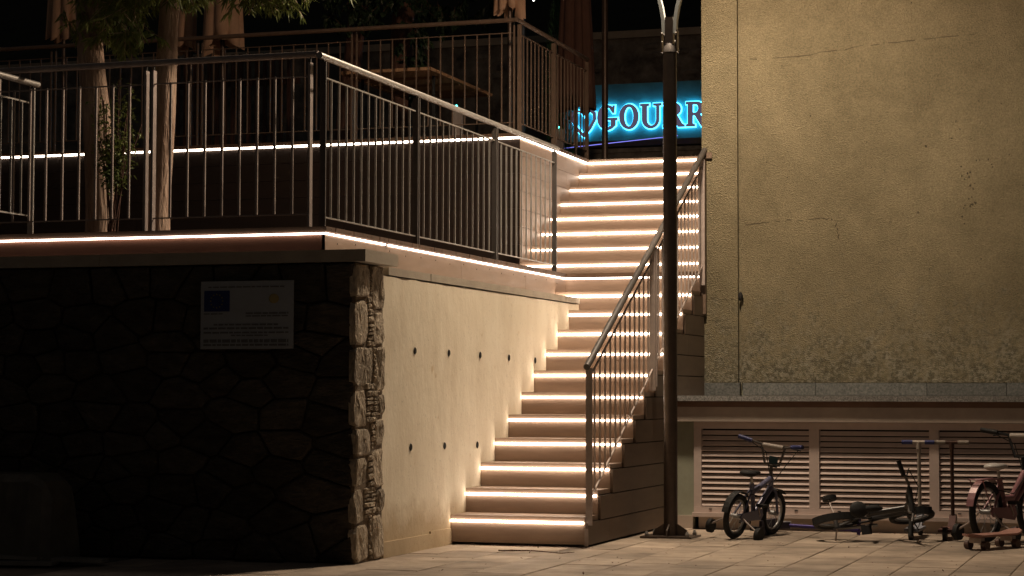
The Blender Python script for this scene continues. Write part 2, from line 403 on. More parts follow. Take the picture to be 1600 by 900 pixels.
def clip(poly, p, n):
    out = []
    for i in range(len(poly)):
        A, B = poly[i], poly[(i + 1) % len(poly)]
        da = (A[0] - p[0]) * n[0] + (A[1] - p[1]) * n[1]; db = (B[0] - p[0]) * n[0] + (B[1] - p[1]) * n[1]
        if da <= 0: out.append(A)
        if (da < 0 < db) or (db < 0 < da):
            t = da / (da - db); out.append((A[0] + (B[0] - A[0]) * t, A[1] + (B[1] - A[1]) * t))
    return out
def cells(a0, a1, z0, z1, seeds, sa, sz):
    """irregular stone outlines: cells of jittered seeds in a stretched metric"""
    S = [(a / sa, z / sz) for a, z in seeds]; res = []
    for i, p in enumerate(S):
        poly = [(a0 / sa, z0 / sz), (a1 / sa, z0 / sz), (a1 / sa, z1 / sz), (a0 / sa, z1 / sz)]
        for j, q in enumerate(S):
            if i != j and abs(q[0] - p[0]) + abs(q[1] - p[1]) < 6 and poly:
                poly = clip(poly, ((p[0] + q[0]) / 2, (p[1] + q[1]) / 2), (q[0] - p[0], q[1] - p[1]))
        if len(poly) > 2: res.append([(x * sa, y * sz) for x, y in poly])
    return res
def cell_stone(poly, kind, base, prot, gap=.006, rough=.012, tex=(9, 9)):
    cx = sum(p[0] for p in poly) / len(poly); cz = sum(p[1] for p in poly) / len(poly)
    ext = math.sqrt(max(1e-6, (max(p[0] for p in poly) - min(p[0] for p in poly)) * (max(p[1] for p in poly) - min(p[1] for p in poly))))
    k = max(.5, 1 - 2 * gap / max(.03, ext)); pts = []
    for i in range(len(poly)):
        A, B = poly[i], poly[(i + 1) % len(poly)]; L = math.hypot(B[0] - A[0], B[1] - A[1]); m_ = max(1, int(L / .05))
        for q in range(m_):
            t = (q + (.12 if q == 0 else 0)) / m_
            x, y = A[0] + (B[0] - A[0]) * t, A[1] + (B[1] - A[1]) * t
            j = 1 - .05 * abs(noise.noise(Vector((x * 19, y * 19, base))))
            pts.append((cx + (x - cx) * k * j, cz + (y - cz) * k * j))
    n = len(pts); V = []; s0 = rn(0, 50); tilt = (rn(-.08, .08), rn(-.08, .08))
    for sc_r, d0 in ((1, -.035), (.985, prot * .35), (.90, prot * .85), (.62, prot), (.3, prot)):
        for x, y in pts:
            X_, Y_ = cx + (x - cx) * sc_r, cz + (y - cz) * sc_r
            d = d0 + (noise.noise(Vector((X_ * tex[0] + s0, Y_ * tex[1], 2))) * rough + noise.noise(Vector((X_ * tex[0] * 3 + s0, Y_ * tex[1] * 2.4, 5))) * rough * .6 + (X_ - cx) * tilt[0] + (Y_ - cz) * tilt[1] if d0 > 0 else 0)
            V.append((X_, base - d, Y_) if kind == 'front' else (base + d, X_, Y_))
    V.append((cx, base - prot, cz) if kind == 'front' else (base + prot, cx, cz))
    F = []
    for q in range(4):
        for i in range(n): F.append((q * n + i, q * n + (i + 1) % n, (q + 1) * n + (i + 1) % n, (q + 1) * n + i))
    for i in range(n): F.append((4 * n + i, 4 * n + (i + 1) % n, 5 * n))
    return MB().add(V, F)
seeds = []; z = .1; row = 0
while z < 1.85:
    u = -9.6 + rn(0, .3)
    while u < -4.85:
        seeds.append((u, z + rn(-.06, .06))); u += rn(.15, .42)
    z += rn(.13, .2); row += 1
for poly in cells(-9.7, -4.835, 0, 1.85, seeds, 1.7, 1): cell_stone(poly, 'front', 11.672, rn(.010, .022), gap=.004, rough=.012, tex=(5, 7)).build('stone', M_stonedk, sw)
MB().box(-12, -9.7, 11.672, 11.689, 0, 1.85).build('mortar_face', M_mortar, sw)
LB = [0, .24, .46, .65, .83, 1.07, 1.335, 1.63, 1.85]; RB = [0, .29, .448, .71, .888, 1.045, 1.347, 1.567, 1.85]
EL = [.24, .16, .22, .27, .18, .30, .20, .23]; ER = [.28, .36, .31, .34, .40, .34, .30, .27]      # inner edges of the two stone columns (m from the corner)
def cell_quad(a0, a1, z0, z1, jl=.02, jr=.02):
    w_ = a1 - a0; h = z1 - z0; c = .16
    return [(a0 + w_ * c * rn(.2, 1.2), z0), (a1 - w_ * c * rn(.2, 1.2), z0 + rn(0, .012)), (a1 + rn(-jr, jr * .3), z0 + h * rn(.12, .3)), (a1 + rn(-jr, jr), z1 - h * rn(.1, .3)),
            (a1 - w_ * c * rn(.3, 1.5), z1), (a0 + w_ * c * rn(.3, 1.3), z1 - rn(0, .012)), (a0 + rn(-jl, jl), z1 - h * rn(.1, .25)), (a0 + rn(-jl, jl), z0 + h * rn(.1, .25))]
V0, V1 = 11.650, 12.135
for k in range(8):
    for (p, q, z0, z1, jl, jr) in ((V0, V0 + EL[k], LB[k], LB[k + 1], .003, .02), (V0 + ER[k], V1, RB[k], RB[k + 1], .02, .004)):
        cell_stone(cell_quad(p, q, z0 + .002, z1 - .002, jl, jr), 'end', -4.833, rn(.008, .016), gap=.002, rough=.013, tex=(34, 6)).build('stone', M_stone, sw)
z = .01
while z < 1.83:
    k = min(7, max(i for i in range(8) if LB[i] <= z)); k2 = min(7, max(i for i in range(8) if RB[i] <= z))
    a, b = V0 + EL[k] + .003, V0 + ER[k2] - .003; h = rn(.022, .05)
    if b - a > .03:
        m_ = a + (b - a) * rn(.35, .65) if b - a > .1 and rn(0, 1) < .5 else None
        for p, q in (((a, m_), (m_, b)) if m_ else ((a, b),)):
            cell_stone(cell_quad(p, q, z + .001, min(1.845, z + h) - .001, .004, .004), 'end', -4.832, rn(.006, .018), gap=.002, rough=.01, tex=(30, 30)).build('stone', M_stone, sw)
    z += h
MB().box(-4.86, -4.834, 11.67, 12.12, 0, 1.845).build('mortar_end', mat('tan_mortar', (.20, .15, .10), rough=.95, var=.4, scale=30, bump=.5, bscale=80), sw)
for a, b in ((-12, -10.2), (-10.197, -8.4), (-8.397, -6.6), (-6.597, -4.76)):
    MB().box(a, b, 11.645, 12.20, 1.853 if b > -4.8 else 1.8532, 1.929).build('coping_slab', M_cap, sw)

# plaque
pq = thing('information_plaque', 'pale metal plaque with a blue flag panel and rows of print, screwed to stone wall', 'plaque', (-5.495, 11.617, 1.53))
MB().box(-5.812, -5.178, 11.607, 11.615, 1.318, 1.742).build('plate', mat('plaque_plate', (.30, .32, .34), rough=.5, var=.08), pq)
M_ink = mat('plaque_print', (.13, .135, .14), rough=.7, var=.1)
MB().box(-5.787, -5.612, 11.604, 11.6065, 1.553, 1.683).build('blue_flag', mat('flag_blue', (.02, .03, .13), rough=.6, var=.1), pq)
mb = MB()
for k in range(12):
    a = k * math.pi / 6; mb.box(-5.7 + .042 * math.cos(a) - .004, -5.7 + .042 * math.cos(a) + .004, 11.602, 11.6035, 1.618 + .042 * math.sin(a) - .004, 1.618 + .042 * math.sin(a) + .004)
mb.build('star_ring', mat('flag_yellow', (.2, .17, .04), rough=.6, var=.1), pq)
MB().ell((-5.31, 11.606, 1.63), .035, .0015, .03).build('emblem', mat('emblem_ochre', (.35, .28, .12), rough=.6, var=.1), pq)
mb = MB()
for (x0, x1, zz, h) in ((-5.76, -5.24, 1.705, .008), (-5.5, -5.21, 1.54, .010), (-5.5, -5.21, 1.523, .008), (-5.79, -5.66, 1.538, .007), (-5.72, -5.28, 1.47, .010), (-5.79, -5.21, 1.447, .012), (-5.79, -5.21, 1.42, .010), (-5.6, -5.35, 1.402, .008), (-5.79, -5.21, 1.368, .02), (-5.79, -5.21, 1.343, .012)):
    x = x0
    while x < x1:
        wd = rn(.02, .06); mb.box(x, min(x1, x + wd), 11.6045, 11.6066, zz - h / 2, zz + h / 2); x += wd + .008
mb.build('print_lines', M_ink, pq)['kind'] = 'stuff'
mb = MB()
for x in (-5.8, -5.19):
    for zz in (1.33, 1.73): mb.ell((x, 11.605, zz), .006, .003, .006, 8, 4)
mb.build('screws', M_steel, pq)

for _o in [pq]:
    _o.location.x -= .045      # plaque centred between the wall joints

# ------------------------------------------------------------------ lower deck
ld = thing('lower_deck', 'lower wooden deck edged with a white light strip, on top of the stone wall', 'deck', (-7, 14, 1.9))
v = vFr
while v < vUp - .05:
    b = min(v + .144, vUp - .004)
    e = uF + .012 if v < vLand - .03 else uF + .006
    MB().box(-12, e + rn(-.002, .002), v, b, 2.049, 2.08).build('deck_board', M_deck, ld); v += .149
for a, b in ((-12, -9.9), (-9.897, -7.5), (-7.497, uF - .002)):
    MB().box(a, b, vFr + .006, vFr + .028, 1.932, 2.046).build('fascia_board', M_fascia, ld)
cutsf = [vFr + .006, 12.55, 14.25, 15.8, vLand]
for a, b in zip(cutsf, cutsf[1:]):
    MB().box(uF - .022, uF, a + (.0 if a < 12 else .0015), b - .0015, 1.866, 2.046).build('fascia_board', M_wood, ld)
mb = MB(); v = vFr + .1
while v < vLand - .1:
    for zz in (2.064,): mb.ell((uF + .0135, v - .025, zz), .002, .003, .003, 6, 4)
    mb.ell((uF + .001, v + .1, 1.99 + .01 * math.sin(v * 9)), .002, .005, .005, 6, 4); v += .149 * 2
o = mb.build('screw_heads', M_dark, ld); o['kind'] = 'stuff'
MB().box(-12, uF + .012, vFr - .007, vFr + .005, 2.030, 2.041).build('light_strip', M_led_deck, ld)
MB().box(uF + .001, uF + .010, vFr + .006, 12.70, 2.030, 2.040).build('light_strip', M_led_deck, ld)
MB().box(uF + .001, uF + .011, 12.715, 12.735, 2.026, 2.044).build('strip_connector', M_steel_dk, ld)
MB().box(uF + .001, uF + .010, 12.74, vLand - .014, 2.030, 2.040).build('light_strip', M_led_deck, ld)
MB().box(-12, uF - .03, vFr + .03, vUp, 1.3, 2.02).build('deck_frame', M_dark, ld)

# ------------------------------------------------------------------ upper deck
ud = thing('upper_deck', 'upper wooden deck with a boarded front darkened for shade and white light strip along its edge', 'deck', (-8, 19, 3.3))
v = vUp
while v < 23.4:
    MB().box(-14, uU + .012 + rn(-.002, .002) if v < 20.3 else uU + .012, v - .012, v + .132, 3.409, 3.44).build('deck_board', M_deck, ud); v += .149
zs = 2.082; hh = (3.40 - 2.084) / 8
for c in range(8):
    u = -14 + (1.1 if c % 2 else 0) - 1.2
    while u < uU - .01:
        a = max(u, -14); b = min(u + 2.2, uU - .001)
        if b > a + .05:
            MB().box(a + .0015, b - .0015, vUp + .002, vUp + .022, zs + c * hh + .0015, zs + (c + 1) * hh - .0015).build('front_board', M_woodfront_shade, ud)
        u += 2.2
    cu = [vUp + .002, vUp + (.8 if c % 2 else 1.5), 20.35] if c > 3 else [vUp + .002, 20.35]
    for a, b in zip(cu, cu[1:]):
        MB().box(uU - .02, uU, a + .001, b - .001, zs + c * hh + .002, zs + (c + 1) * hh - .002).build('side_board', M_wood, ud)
MB().box(-14, uU + .012, vUp - .010, vUp + .001, 3.388, 3.404).build('light_strip', M_led, ud)
MB().box(uU + .001, uU + .012, vUp + .002, 20.03, 3.388, 3.403).build('light_strip', M_led, ud)
MB().box(-14, uU - .022, vUp + .024, 23.4, 2.08, 3.404).build('deck_frame', M_dark, ud)
# terrace behind the stairs at the same level
ter = MB().box(-5.74, -3.9, 20.21, 60, 3.2, 3.43).build('terrace', M_joint); ter['kind'] = 'structure'
ter2 = MB().box(-60, -5.745, 23.45, 60, 3.0, 3.43).build('terrace_ground', M_joint); ter2['kind'] = 'structure'

# ------------------------------------------------------------------ railings
def railing_u(name, label, v, u0, u1, zb_, zt, zpost, posts, nb_step, zrail, bw=.014, m=M_steel_dk, th=.006, rr=.021, pd=.022, pt=.008):
    pass
    t = thing(name, label, 'railing', ((u0 + u1) / 2, v, zpost))
    MB().tube([(u0, v, zrail), (u1, v, zrail)], rr, 14).build('handrail', m, t)
    for (a, b) in posts:
        for x in (a, b):
            MB().box(x - pt, x + pt, v - pd, v + pd, zpost, zrail - rr - .03).build('post', m, t)
        x = a + .008 + .0
        MB().box(a + .008, b - .008, v - .005, v + .005, zt - .004, zt + .004).build('panel_rail', m, t)
        MB().box(a + .008, b - .008, v - .005, v + .005, zb_ - .004, zb_ + .004).build('panel_rail', m, t)
        n = max(1, round((b - a) / nb_step)); proto = None
        for k in range(1, n):
            x = a + (b - a) * k / n
            if proto is None:
                proto = MB().box(x - bw / 2, x + bw / 2, v - .0065, v + .0065, zb_ + .005, zt + .006).build('baluster', m, t); x0 = x
            else:
                inst(proto, 'baluster', (x - x0, 0, 0), t)
        for x in (a, b):
            MB().box(x - .003, x + .003, v - .006, v + .006, zrail - rr - .03, zrail - .008).build('rail_support', M_black, t)
    return t
# front of the lower deck
P = [(-6.305, -5.203), (-7.462, -6.358), (-8.62, -7.515), (-9.78, -8.675), (-10.94, -9.835)]
railing_u('deck_railing', 'long dark steel railing along the front edge of the lower deck', 11.80, -12, -5.15, 2.168, 3.040, 2.081, P, .1225, 3.178)

def railing_v(name, label, u, v_s, v_e, panels, zbase, dz, slope, z_bot, z_top, z_rail, pw_=.04, bd=.007, m=M_steel, nb=.131, cap0=True, post_down=0., rr=.021, mp=None, mh=None):
    """railing along v in plane u. z offsets relative to line zbase + slope*(v-v_s)"""
    mp = mp or m
    L = lambda v, o: zbase + slope * (v - v_s) + o
    t = thing(name, label, 'railing', (u, v_s, zbase))
    MB().tube([(u, v_s - .03, L(v_s - .03, z_rail)), (u, v_e, L(v_e, z_rail))], rr, 16).build('handrail', mh or m, t)
    for (a, b) in panels:
        for v in (a, b):
            MB().box(u - pw_ / 2, u + pw_ / 2, v - .007, v + .007, L(v, dz) - post_down, L(v, z_rail) - rr - .012).build('post', mp, t)
            MB().box(u - .006, u + .006, v - .004, v + .004, L(v, z_rail) - rr - .014, L(v, z_rail) - .006).build('rail_support', M_black, t)
        for o in (z_bot, z_top):
            MB().bar((u, a + .007, L(a + .007, o)), (u, b - .007, L(b - .007, o)), .012, .009).build('panel_rail', m, t)
        n = max(1, round((b - a) / nb)); proto = None
        for k in range(1, n):
            v = a + (b - a) * k / n
            if proto is None:
                proto = MB().box(u - .0065, u + .0065, v - bd / 2, v + bd / 2, L(v, z_bot) + .004, L(v, z_top) - .004).build('baluster', m, t); vp = v
            else: inst(proto, 'baluster', (0, v - vp, slope * (v - vp)), t)
    return t
railing_v('deck_side_railing', 'steel railing with a shiny handrail along the lower deck side facing the stairs', -5.13, 11.80, 16.93,
          [(11.835, 13.475), (13.505, 15.22), (15.25, 16.84)], 2.081, 0, 0, .07, .955, 1.085, mp=M_railgrey)
railing_v('return_railing', 'short steel railing at the left frame edge, its silver handrail ending over the deck', -7.24, 10.9, 11.93,
          [(10.6, 11.86)], 2.081, 0, 0, .13, .88, 1.015)
# upper deck
P = [(-7.45 - 1.63 * k, -5.87 - 1.63 * k) for k in range(5)]
railing_u('upper_deck_railing', 'steel railing in shade-darkened brown along the front of the upper deck above the light strip', 17.98, -14, -5.85, 3.56, 4.40, 3.441, P, .1215, 4.52, bw=.009, m=M_rail_dim, pd=.012, pt=.006)
railing_v('upper_side_railing', 'steel railing in shade-darkened brown along the right side of the upper deck above the top stairs', -5.84, 17.98, 20.35,
          [(18.05, 19.13), (19.165, 20.32)], 3.441, 0, 0, .12, .955, 1.08, m=M_rail_dim, nb=.115)
# sloping stair railing
railing_v('stair_railing', 'sloping steel stair handrail with slim balusters along the open right side of the stairs', -3.843, 13.40, 17.0,
          [(13.43, 15.19), (15.25, 16.90)], .305, -.17, .522, -.005, .83, .935, rr=.024, mp=M_steel_dk, pw_=.045, m=M_steel_dk, mh=M_railgrey)
sr = bpy.data.objects['stair_railing']
MB().box(-3.86, -3.775, 16.975, 16.985, 3.045, 3.095).build('wall_bracket', M_rail_dim, sr)
MB().box(-3.86, -3.825, 16.945, 16.98, 1.72, 3.05).build('end_post', M_rail_dim, sr)

# ------------------------------------------------------------------ building on the right
bd = thing('stucco_building', 'tall building with rough ochre stucco wall above a ledge and white louvred vents', 'building', (-1, 17, 0))
vB = 17.0
MB().box(-3.535, 8, vB + .012, 30, 1.141, 7).build('wall', M_stucco, bd)
MB().box(-3.868, -3.560, vB, 30, 1.141, 7).build('pilaster', M_stucco, bd)
MB().box(-3.56, -3.535, vB + .04, 29.9, 1.04, 7).build('groove', M_stucco, bd)
MB().box(-3.86, 8, vB + .05, 29.9, 0, 1.14).build('wall_base', M_green, bd)
MB().box(-3.872, -3.545, vB - .012, vB + .05, 1.034, 1.139).build('base_slab', M_skirtdk, bd)
u = -3.52
for k in range(9):
    wd = rn(.6, .95); MB().box(u, u + wd - .004, vB - .004 - rn(0, .004), vB + .05, 1.034, 1.136 + rn(0, .004)).build('base_slab', M_skirtdk, bd); u += wd
random.seed(11)
def crack(pts, rad, y):
    P_ = []
    for a, b in zip(pts, pts[1:]):
        for k in range(7):
            t = k / 7; P_.append((a[0] + (b[0] - a[0]) * t + rn(-.006, .006), y, a[1] + (b[1] - a[1]) * t + rn(-.008, .008)))
    mb = MB()
    for a, b in zip(P_, P_[1:]):
        if rn(0, 1) < .85: mb.bar(a, b, rad * rn(.4, 1.4), .002, up=(0, 1, 0))
    return mb
M_crack = mat('crack_dirt', (.07, .055, .035), rough=1, var=.3)
crack([(-3.50, 2.47), (-3.2, 2.50), (-2.86, 2.51), (-2.74, 2.50), (-2.72, 2.40), (-2.70, 2.33)], .006, vB + .011).build('crack', M_crack, bd)
crack([(-3.45, 3.88), (-3.0, 3.89), (-2.5, 3.94), (-2.0, 3.97), (-1.5, 4.0)], .005, vB + .011).build('crack', M_crack, bd)
crack([(-3.80, 1.86), (-3.68, 1.845), (-3.58, 1.85)], .005, vB - .001).build('crack', M_crack, bd)
mb = MB()
for k in range(26):
    a = rn(0, 1); mb.ell((-1.72 + .1 * math.sin(a * 3.5) + rn(-.05, .05) + (.2 * (a > .8)), vB + .012, 2.45 + a * .55 + rn(-.03, .03)), rn(.003, .009), .003, rn(.005, .014), 7, 4)
for k in range(34): mb.ell((rn(-3.4, -1.1), vB + .012, rn(1.4, 4.3)), rn(.002, .006), .003, rn(.003, .008), 6, 4)
mb.build('plaster_chips', M_crack, bd)['kind'] = 'stuff'
# ledge
u = -3.845
for k in range(10):
    wd = rn(.7, 1.1); MB().box(u, u + wd - .003, 15.575, 16.985, .99, 1.031).build('ledge_slab', M_skirt, bd); u += wd
MB().box(-3.84, 6, 15.60, 16.98, .945, .989).build('ledge_recess', mat('reddish_band', (.20, .12, .085), rough=.8, var=.15), bd)
MB().box(-3.845, 6, 15.607, 16.98, .832, .944).build('lintel', M_paint, bd)
MB().box(-3.84, -3.635, 15.675, 16.9, .0, .831).build('jamb', M_green, bd)
MB().box(-3.84, -3.64, 15.655, 15.674, .001, .10).build('skirting', M_paint, bd)
MB().box(-3.63, 6, 15.80, 16.9, .0, .83).build('vent_back', M_dark, bd)
MB().box(-3.60, 6, 15.68, 15.799, .0, .092).build('plinth', M_paint, bd)
fr = MB()
fr.box(-3.632, 6, 15.655, 15.72, .775, .829).box(-3.64, 6, 15.62, 15.72, .094, .125).box(-3.632, 6, 15.652, 15.72, .126, .170)
for a, b in ((-3.632, -3.572), (-2.730, -2.652), (-1.822, -1.750), (-.92, -.845), (-.02, .055)):
    fr.box(a, b, 15.657, 15.72, .171, .774)
frm = fr.build('louvre_frame', M_louv, bd)
for a, b in ((-3.570, -2.732), (-2.650, -1.824), (-1.748, -.922), (-.843, -.022)):
    proto = None; n = 14
    for k in range(n):
        z = .178 + (k + .35) * (.775 - .178) / n
        if proto is None:
            mb = MB(); prof = [(15.664, z - .014), (15.671, z - .018), (15.684, z + .012), (15.677, z + .015)]
            V = [(x, p, q) for x in (a, b) for p, q in prof]
            mb.add(V, [(0, 1, 2, 3), (7, 6, 5, 4), (0, 4, 5, 1), (1, 5, 6, 2), (2, 6, 7, 3), (3, 7, 4, 0)])
            proto = mb.build('slat', M_louv, frm); z_p = z
        else: inst(proto, 'slat', (0, 0, z - z_p), frm)
mb = MB()
for x in (-3.5, -2.83, -2.5, -1.95, -1.6, -1.1): mb.box(x - .012, x + .012, 15.648, 15.6515, .150, .157)
mb.build('frame_catches', M_dark, frm)
MB().ell((-3.535, 16.985, 1.866), .022, .02, .038).build('wall_socket', M_dark, bd)

# ------------------------------------------------------------------ lamp post
lp = thing('lamp_post', 'brown steel lamp post with a forked top, bolted down beside the stairs', 'lamp post', (-3.565, 14.62, 0))
X, Y = -3.565, 14.62
MB().tube([(X, Y, .012), (X, Y, 3.56)], .051, 28).build('pole', M_lamp, lp)
MB().tube([(X, Y, 3.56), (X, Y, 3.60), (X, Y, 3.625)], [.052, .046, .032], 24).build('collar', M_railgrey, lp)
MB().box(X - .03, X + .03, Y - .03, Y + .03, 3.62, 3.82).build('neck', M_lamp, lp)
for s in (-1, 1):
    pts = [(X + s * .052, Y, 3.50), (X + s * .056, Y, 3.62), (X + s * .042, Y, 3.70), (X + s * .045, Y, 3.80), (X + s * .062, Y, 3.90), (X + s * .088, Y, 4.0), (X + s * .135, Y, 4.16), (X + s * .20, Y, 4.42), (X + s * .25, Y, 4.8), (X + s * .27, Y, 5.34)]
    mb = MB()
    for a, b in zip(pts[2:], pts[3:]): mb.bar(a, b, .05, .026, up=(1, 0, 0))
    mb.build('arm', M_lampgrey, lp)
    MB().box(X + s * .058 - .004, X + s * .058 + .004, Y - .03, Y + .03, 3.56, 3.72).build('bracket', M_lamp, lp)
    MB().ell((X + s * .048, Y - .035, 3.635), .006, .006, .006, 8, 5).build('bolt', M_steel, lp)
    MB().ell((X + s * .053, Y - .03, 3.70), .006, .006, .006, 8, 5).build('bolt', M_steel, lp)
n = 24
MB().tube([(X, Y, 5.34), (X, Y, 5.38), (X, Y, 5.43)], [.29, .30, .12], n).build('lamp_head', M_lamp, lp)
MB().tube([(X, Y, 5.325), (X, Y, 5.338)], [.22, .225], n).build('lens', M_lampglow, lp)
MB().box(X - .19, X + .19, Y - .16, Y + .16, 0, .014).build('base_plate', M_lamp, lp)
for a in range(4):
    t = R(45 + 90 * a + 45); c, s = math.cos(t), math.sin(t)
    MB().add([(X + c * .04 - s * .005, Y + s * .04 + c * .005, .014), (X + c * .135 - s * .005, Y + s * .135 + c * .005, .014), (X + c * .12 - s * .005, Y + s * .12 + c * .005, .055), (X + c * .05 - s * .005, Y + s * .05 + c * .005, .10),
              (X + c * .04 + s * .005, Y + s * .04 - c * .005, .014), (X + c * .135 + s * .005, Y + s * .135 - c * .005, .014), (X + c * .12 + s * .005, Y + s * .12 - c * .005, .055), (X + c * .05 + s * .005, Y + s * .05 - c * .005, .10)],
             [(0, 1, 2, 3), (7, 6, 5, 4), (0, 4, 5, 1), (1, 5, 6, 2), (2, 6, 7, 3), (3, 7, 4, 0)]).build('gusset', M_lamp, lp)
for sx in (-1, 1):
    for sy in (-1, 1):
        MB().tube([(X + sx * .15, Y + sy * .12, .014), (X + sx * .15, Y + sy * .12, .03), (X + sx * .15, Y + sy * .12, .05)], [.017, .017, .008], 6, smooth=False).build('bolt', M_steel, lp)
ll = bpy.data.lights.new('lamp_light', 'SPOT'); ll.energy = 960; ll.color = (1, .82, .61); ll.spot_size = R(178); ll.spot_blend = .6; ll.shadow_soft_size = .2
lo = bpy.data.objects.new('lamp_light', ll); C.objects.link(lo); lo.parent = lp; lo.location = (0, 0, 5.28)
l2 = bpy.data.lights.new('parasol_fill', 'POINT'); l2.energy = 170; l2.color = (1, .62, .38); l2.shadow_soft_size = .1    # added orange fill placed at the lamp head to brighten the parasols
o2 = bpy.data.objects.new('parasol_fill', l2); C.objects.link(o2); o2.parent = lp; o2.location = (0, 0, 5.18)

# ------------------------------------------------------------------ trees and plants
def leaf(mb, p, d, L, w_, nrm):
    d = d.normalized(); s = d.cross(nrm)
    if s.length < .01: s = d.orthogonal()
    s = s.normalized() * w_ / 2; mid = p + d * L * .45; nn = s.cross(d).normalized() * w_ * .18
    mb.add([p, mid + s, p + d * L + Vector((0, 0, -L * .12)), mid - s, mid + nn], [(0, 1, 4), (1, 2, 4), (2, 3, 4), (3, 0, 4)])
def trunk_mb(pts, rs, n=16, bumpy=.12):
    mb = MB(); V = []; F = []; N = 28; P_ = []
    for i in range(N + 1):
        t = i / N * (len(pts) - 1); k = min(int(t), len(pts) - 2); f = t - k
        f2 = f
        p = Vector(pts[k]).lerp(Vector(pts[k + 1]), f2); rr = rs[k] * (1 - f2) + rs[k + 1] * f2
        for a in range(n):
            th = 2 * math.pi * a / n
            q = rr * (1 + bumpy * noise.noise(Vector((math.cos(th) * 1.3, math.sin(th) * 1.3, p.z * 1.8 + pts[0][0]))))
            V.append((p.x + q * math.cos(th), p.y + q * math.sin(th), p.z))
    for i in range(N):
        for a in range(n): F.append((i * n + a, i * n + (a + 1) % n, (i + 1) * n + (a + 1) % n, (i + 1) * n + a))
    return mb.add(V, F, True)
def twig_cluster(mb, tw_mb, c, rad, n, droop=1.0, L=(.05, .105), W=.02):
    for _ in range(n):
        a = Vector((rn(-1, 1), rn(-1, 1), rn(-1, 1)))
        if a.length > 1: a.normalize()
        p = Vector(c) + Vector((a.x * rad[0], a.y * rad[1], a.z * rad[2]))
        dr = Vector((rn(-.8, .8), rn(-.8, .8), -rn(.1, 1) * droop)).normalized(); ln = rn(.10, .26)
        tw_mb.tube([p, p + dr * ln], .0022, 4, cap=False)
        for q in range(14):
            t = rn(.1, 1); d = (dr * .6 + Vector((rn(-.8, .8), rn(-.8, .8), rn(-.9, .15)))).normalized()
            leaf(mb, p + dr * ln * t, d, rn(*L), W * rn(.7, 1.3), Vector((rn(-1, 1), rn(-1, 1), rn(-.3, 1))))
def tree(label, pts, rs, clusters, bark=M_bark, lm=M_leaf, limbs=(), name='tree', **kw):
    t = thing(name, label, 'tree', pts[0])
    trunk_mb(pts, rs).build('trunk', bark, t)
    tm = MB(); lm_ = MB()
    for (a, b, r0) in limbs: tm.tube([a, ((a[0] + b[0]) / 2, (a[1] + b[1]) / 2, (a[2] + b[2]) / 2 + .12), b], [r0, r0 * .7, r0 * .3], 8)
    for (c, rad, n) in clusters: twig_cluster(lm_, tm, c, rad, n, **kw)
    tm.build('twigs', bark, t)['kind'] = 'stuff'; lm_.build('crown', lm, t)
    return t
cl1 = [((-7.2, 12.9, 4.0), (.22, .3, .17), 60), ((-7.5, 13.2, 4.1), (.2, .3, .2), 50), ((-7.05, 12.7, 3.75), (.12, .2, .12), 24), ((-7.05, 12.9, 4.1), (.5, .5, .25), 240), ((-6.98, 12.75, 3.62), (.07, .12, .10), 14), ((-7.4, 13.1, 4.7), (.7, .7, .4), 150), ((-7.55, 13, 3.78), (.12, .2, .05), 10), ((-7.28, 12.9, 3.66), (.10, .15, .04), 10)]
tree('slender leaning tree with a pale trunk rising through the lower deck, leaves drooping over it', [(-7.36, 13, 2.05), (-7.37, 13, 2.5), (-7.40, 13, 3.0), (-7.46, 13, 3.5), (-7.52, 13, 4.2), (-7.45, 13, 5)],
     [.112, .105, .10, .094, .09, .06], cl1, limbs=[((-7.5, 13, 4.1), (-7.0, 12.8, 4.5), .03), ((-7.48, 13, 4.3), (-7.6, 13.2, 4.8), .03)])
cl2 = [((-6.32, 13.2, 3.98), (.16, .2, .08), 30), ((-6.12, 13.2, 3.99), (.12, .2, .06), 16), ((-6.72, 12.9, 4.03), (.10, .2, .05), 14), ((-6.7, 13, 4.35), (.8, .6, .3), 240), ((-5.95, 13.4, 4.06), (.25, .2, .08), 18)]
tree('straight tree with peeling pinkish bark behind the middle posts of the deck railing', [(-6.90, 13, 2.05), (-6.90, 13, 2.4), (-6.86, 13, 3.0), (-6.84, 13, 3.6), (-6.80, 13, 4.2), (-6.7, 13, 5)],
     [.09, .082, .08, .074, .068, .05], cl2, limbs=[((-6.8, 13, 4.1), (-6.3, 13.1, 4.5), .025)])
# shrub between the trunks
sh = thing('shrub', 'small leafy shrub between the two tree trunks on the lower deck', 'shrub', (-7.07, 12.7, 2.08))
mb = MB(); lf = MB()
for k in range(22):
    a = rn(0, 6.28); tip = Vector((-7.08 + rn(-.13, .14), 12.7 + rn(-.13, .13), rn(2.7, 3.28)))
    mb.tube([(-7.10 + .03 * math.cos(a), 12.7 + .03 * math.sin(a), 2.05), ((-7.10 + tip.x) / 2, 12.7, 2.5), tip], .004, 5)
    for q in range(60):
        t = rn(.35, 1); p = Vector((-7.10, 12.7, 2.3)).lerp(tip, t) + Vector((rn(-.05, .05), rn(-.05, .05), rn(-.04, .04)))
        leaf(lf, p, Vector((rn(-1, 1), rn(-1, 1), rn(-.6, .8))), rn(.03, .055), .018, Vector((rn(-1, 1), rn(-1, 1), 1)))
mb.build('stems', M_barkdk, sh); lf.build('foliage', M_leaf, sh)
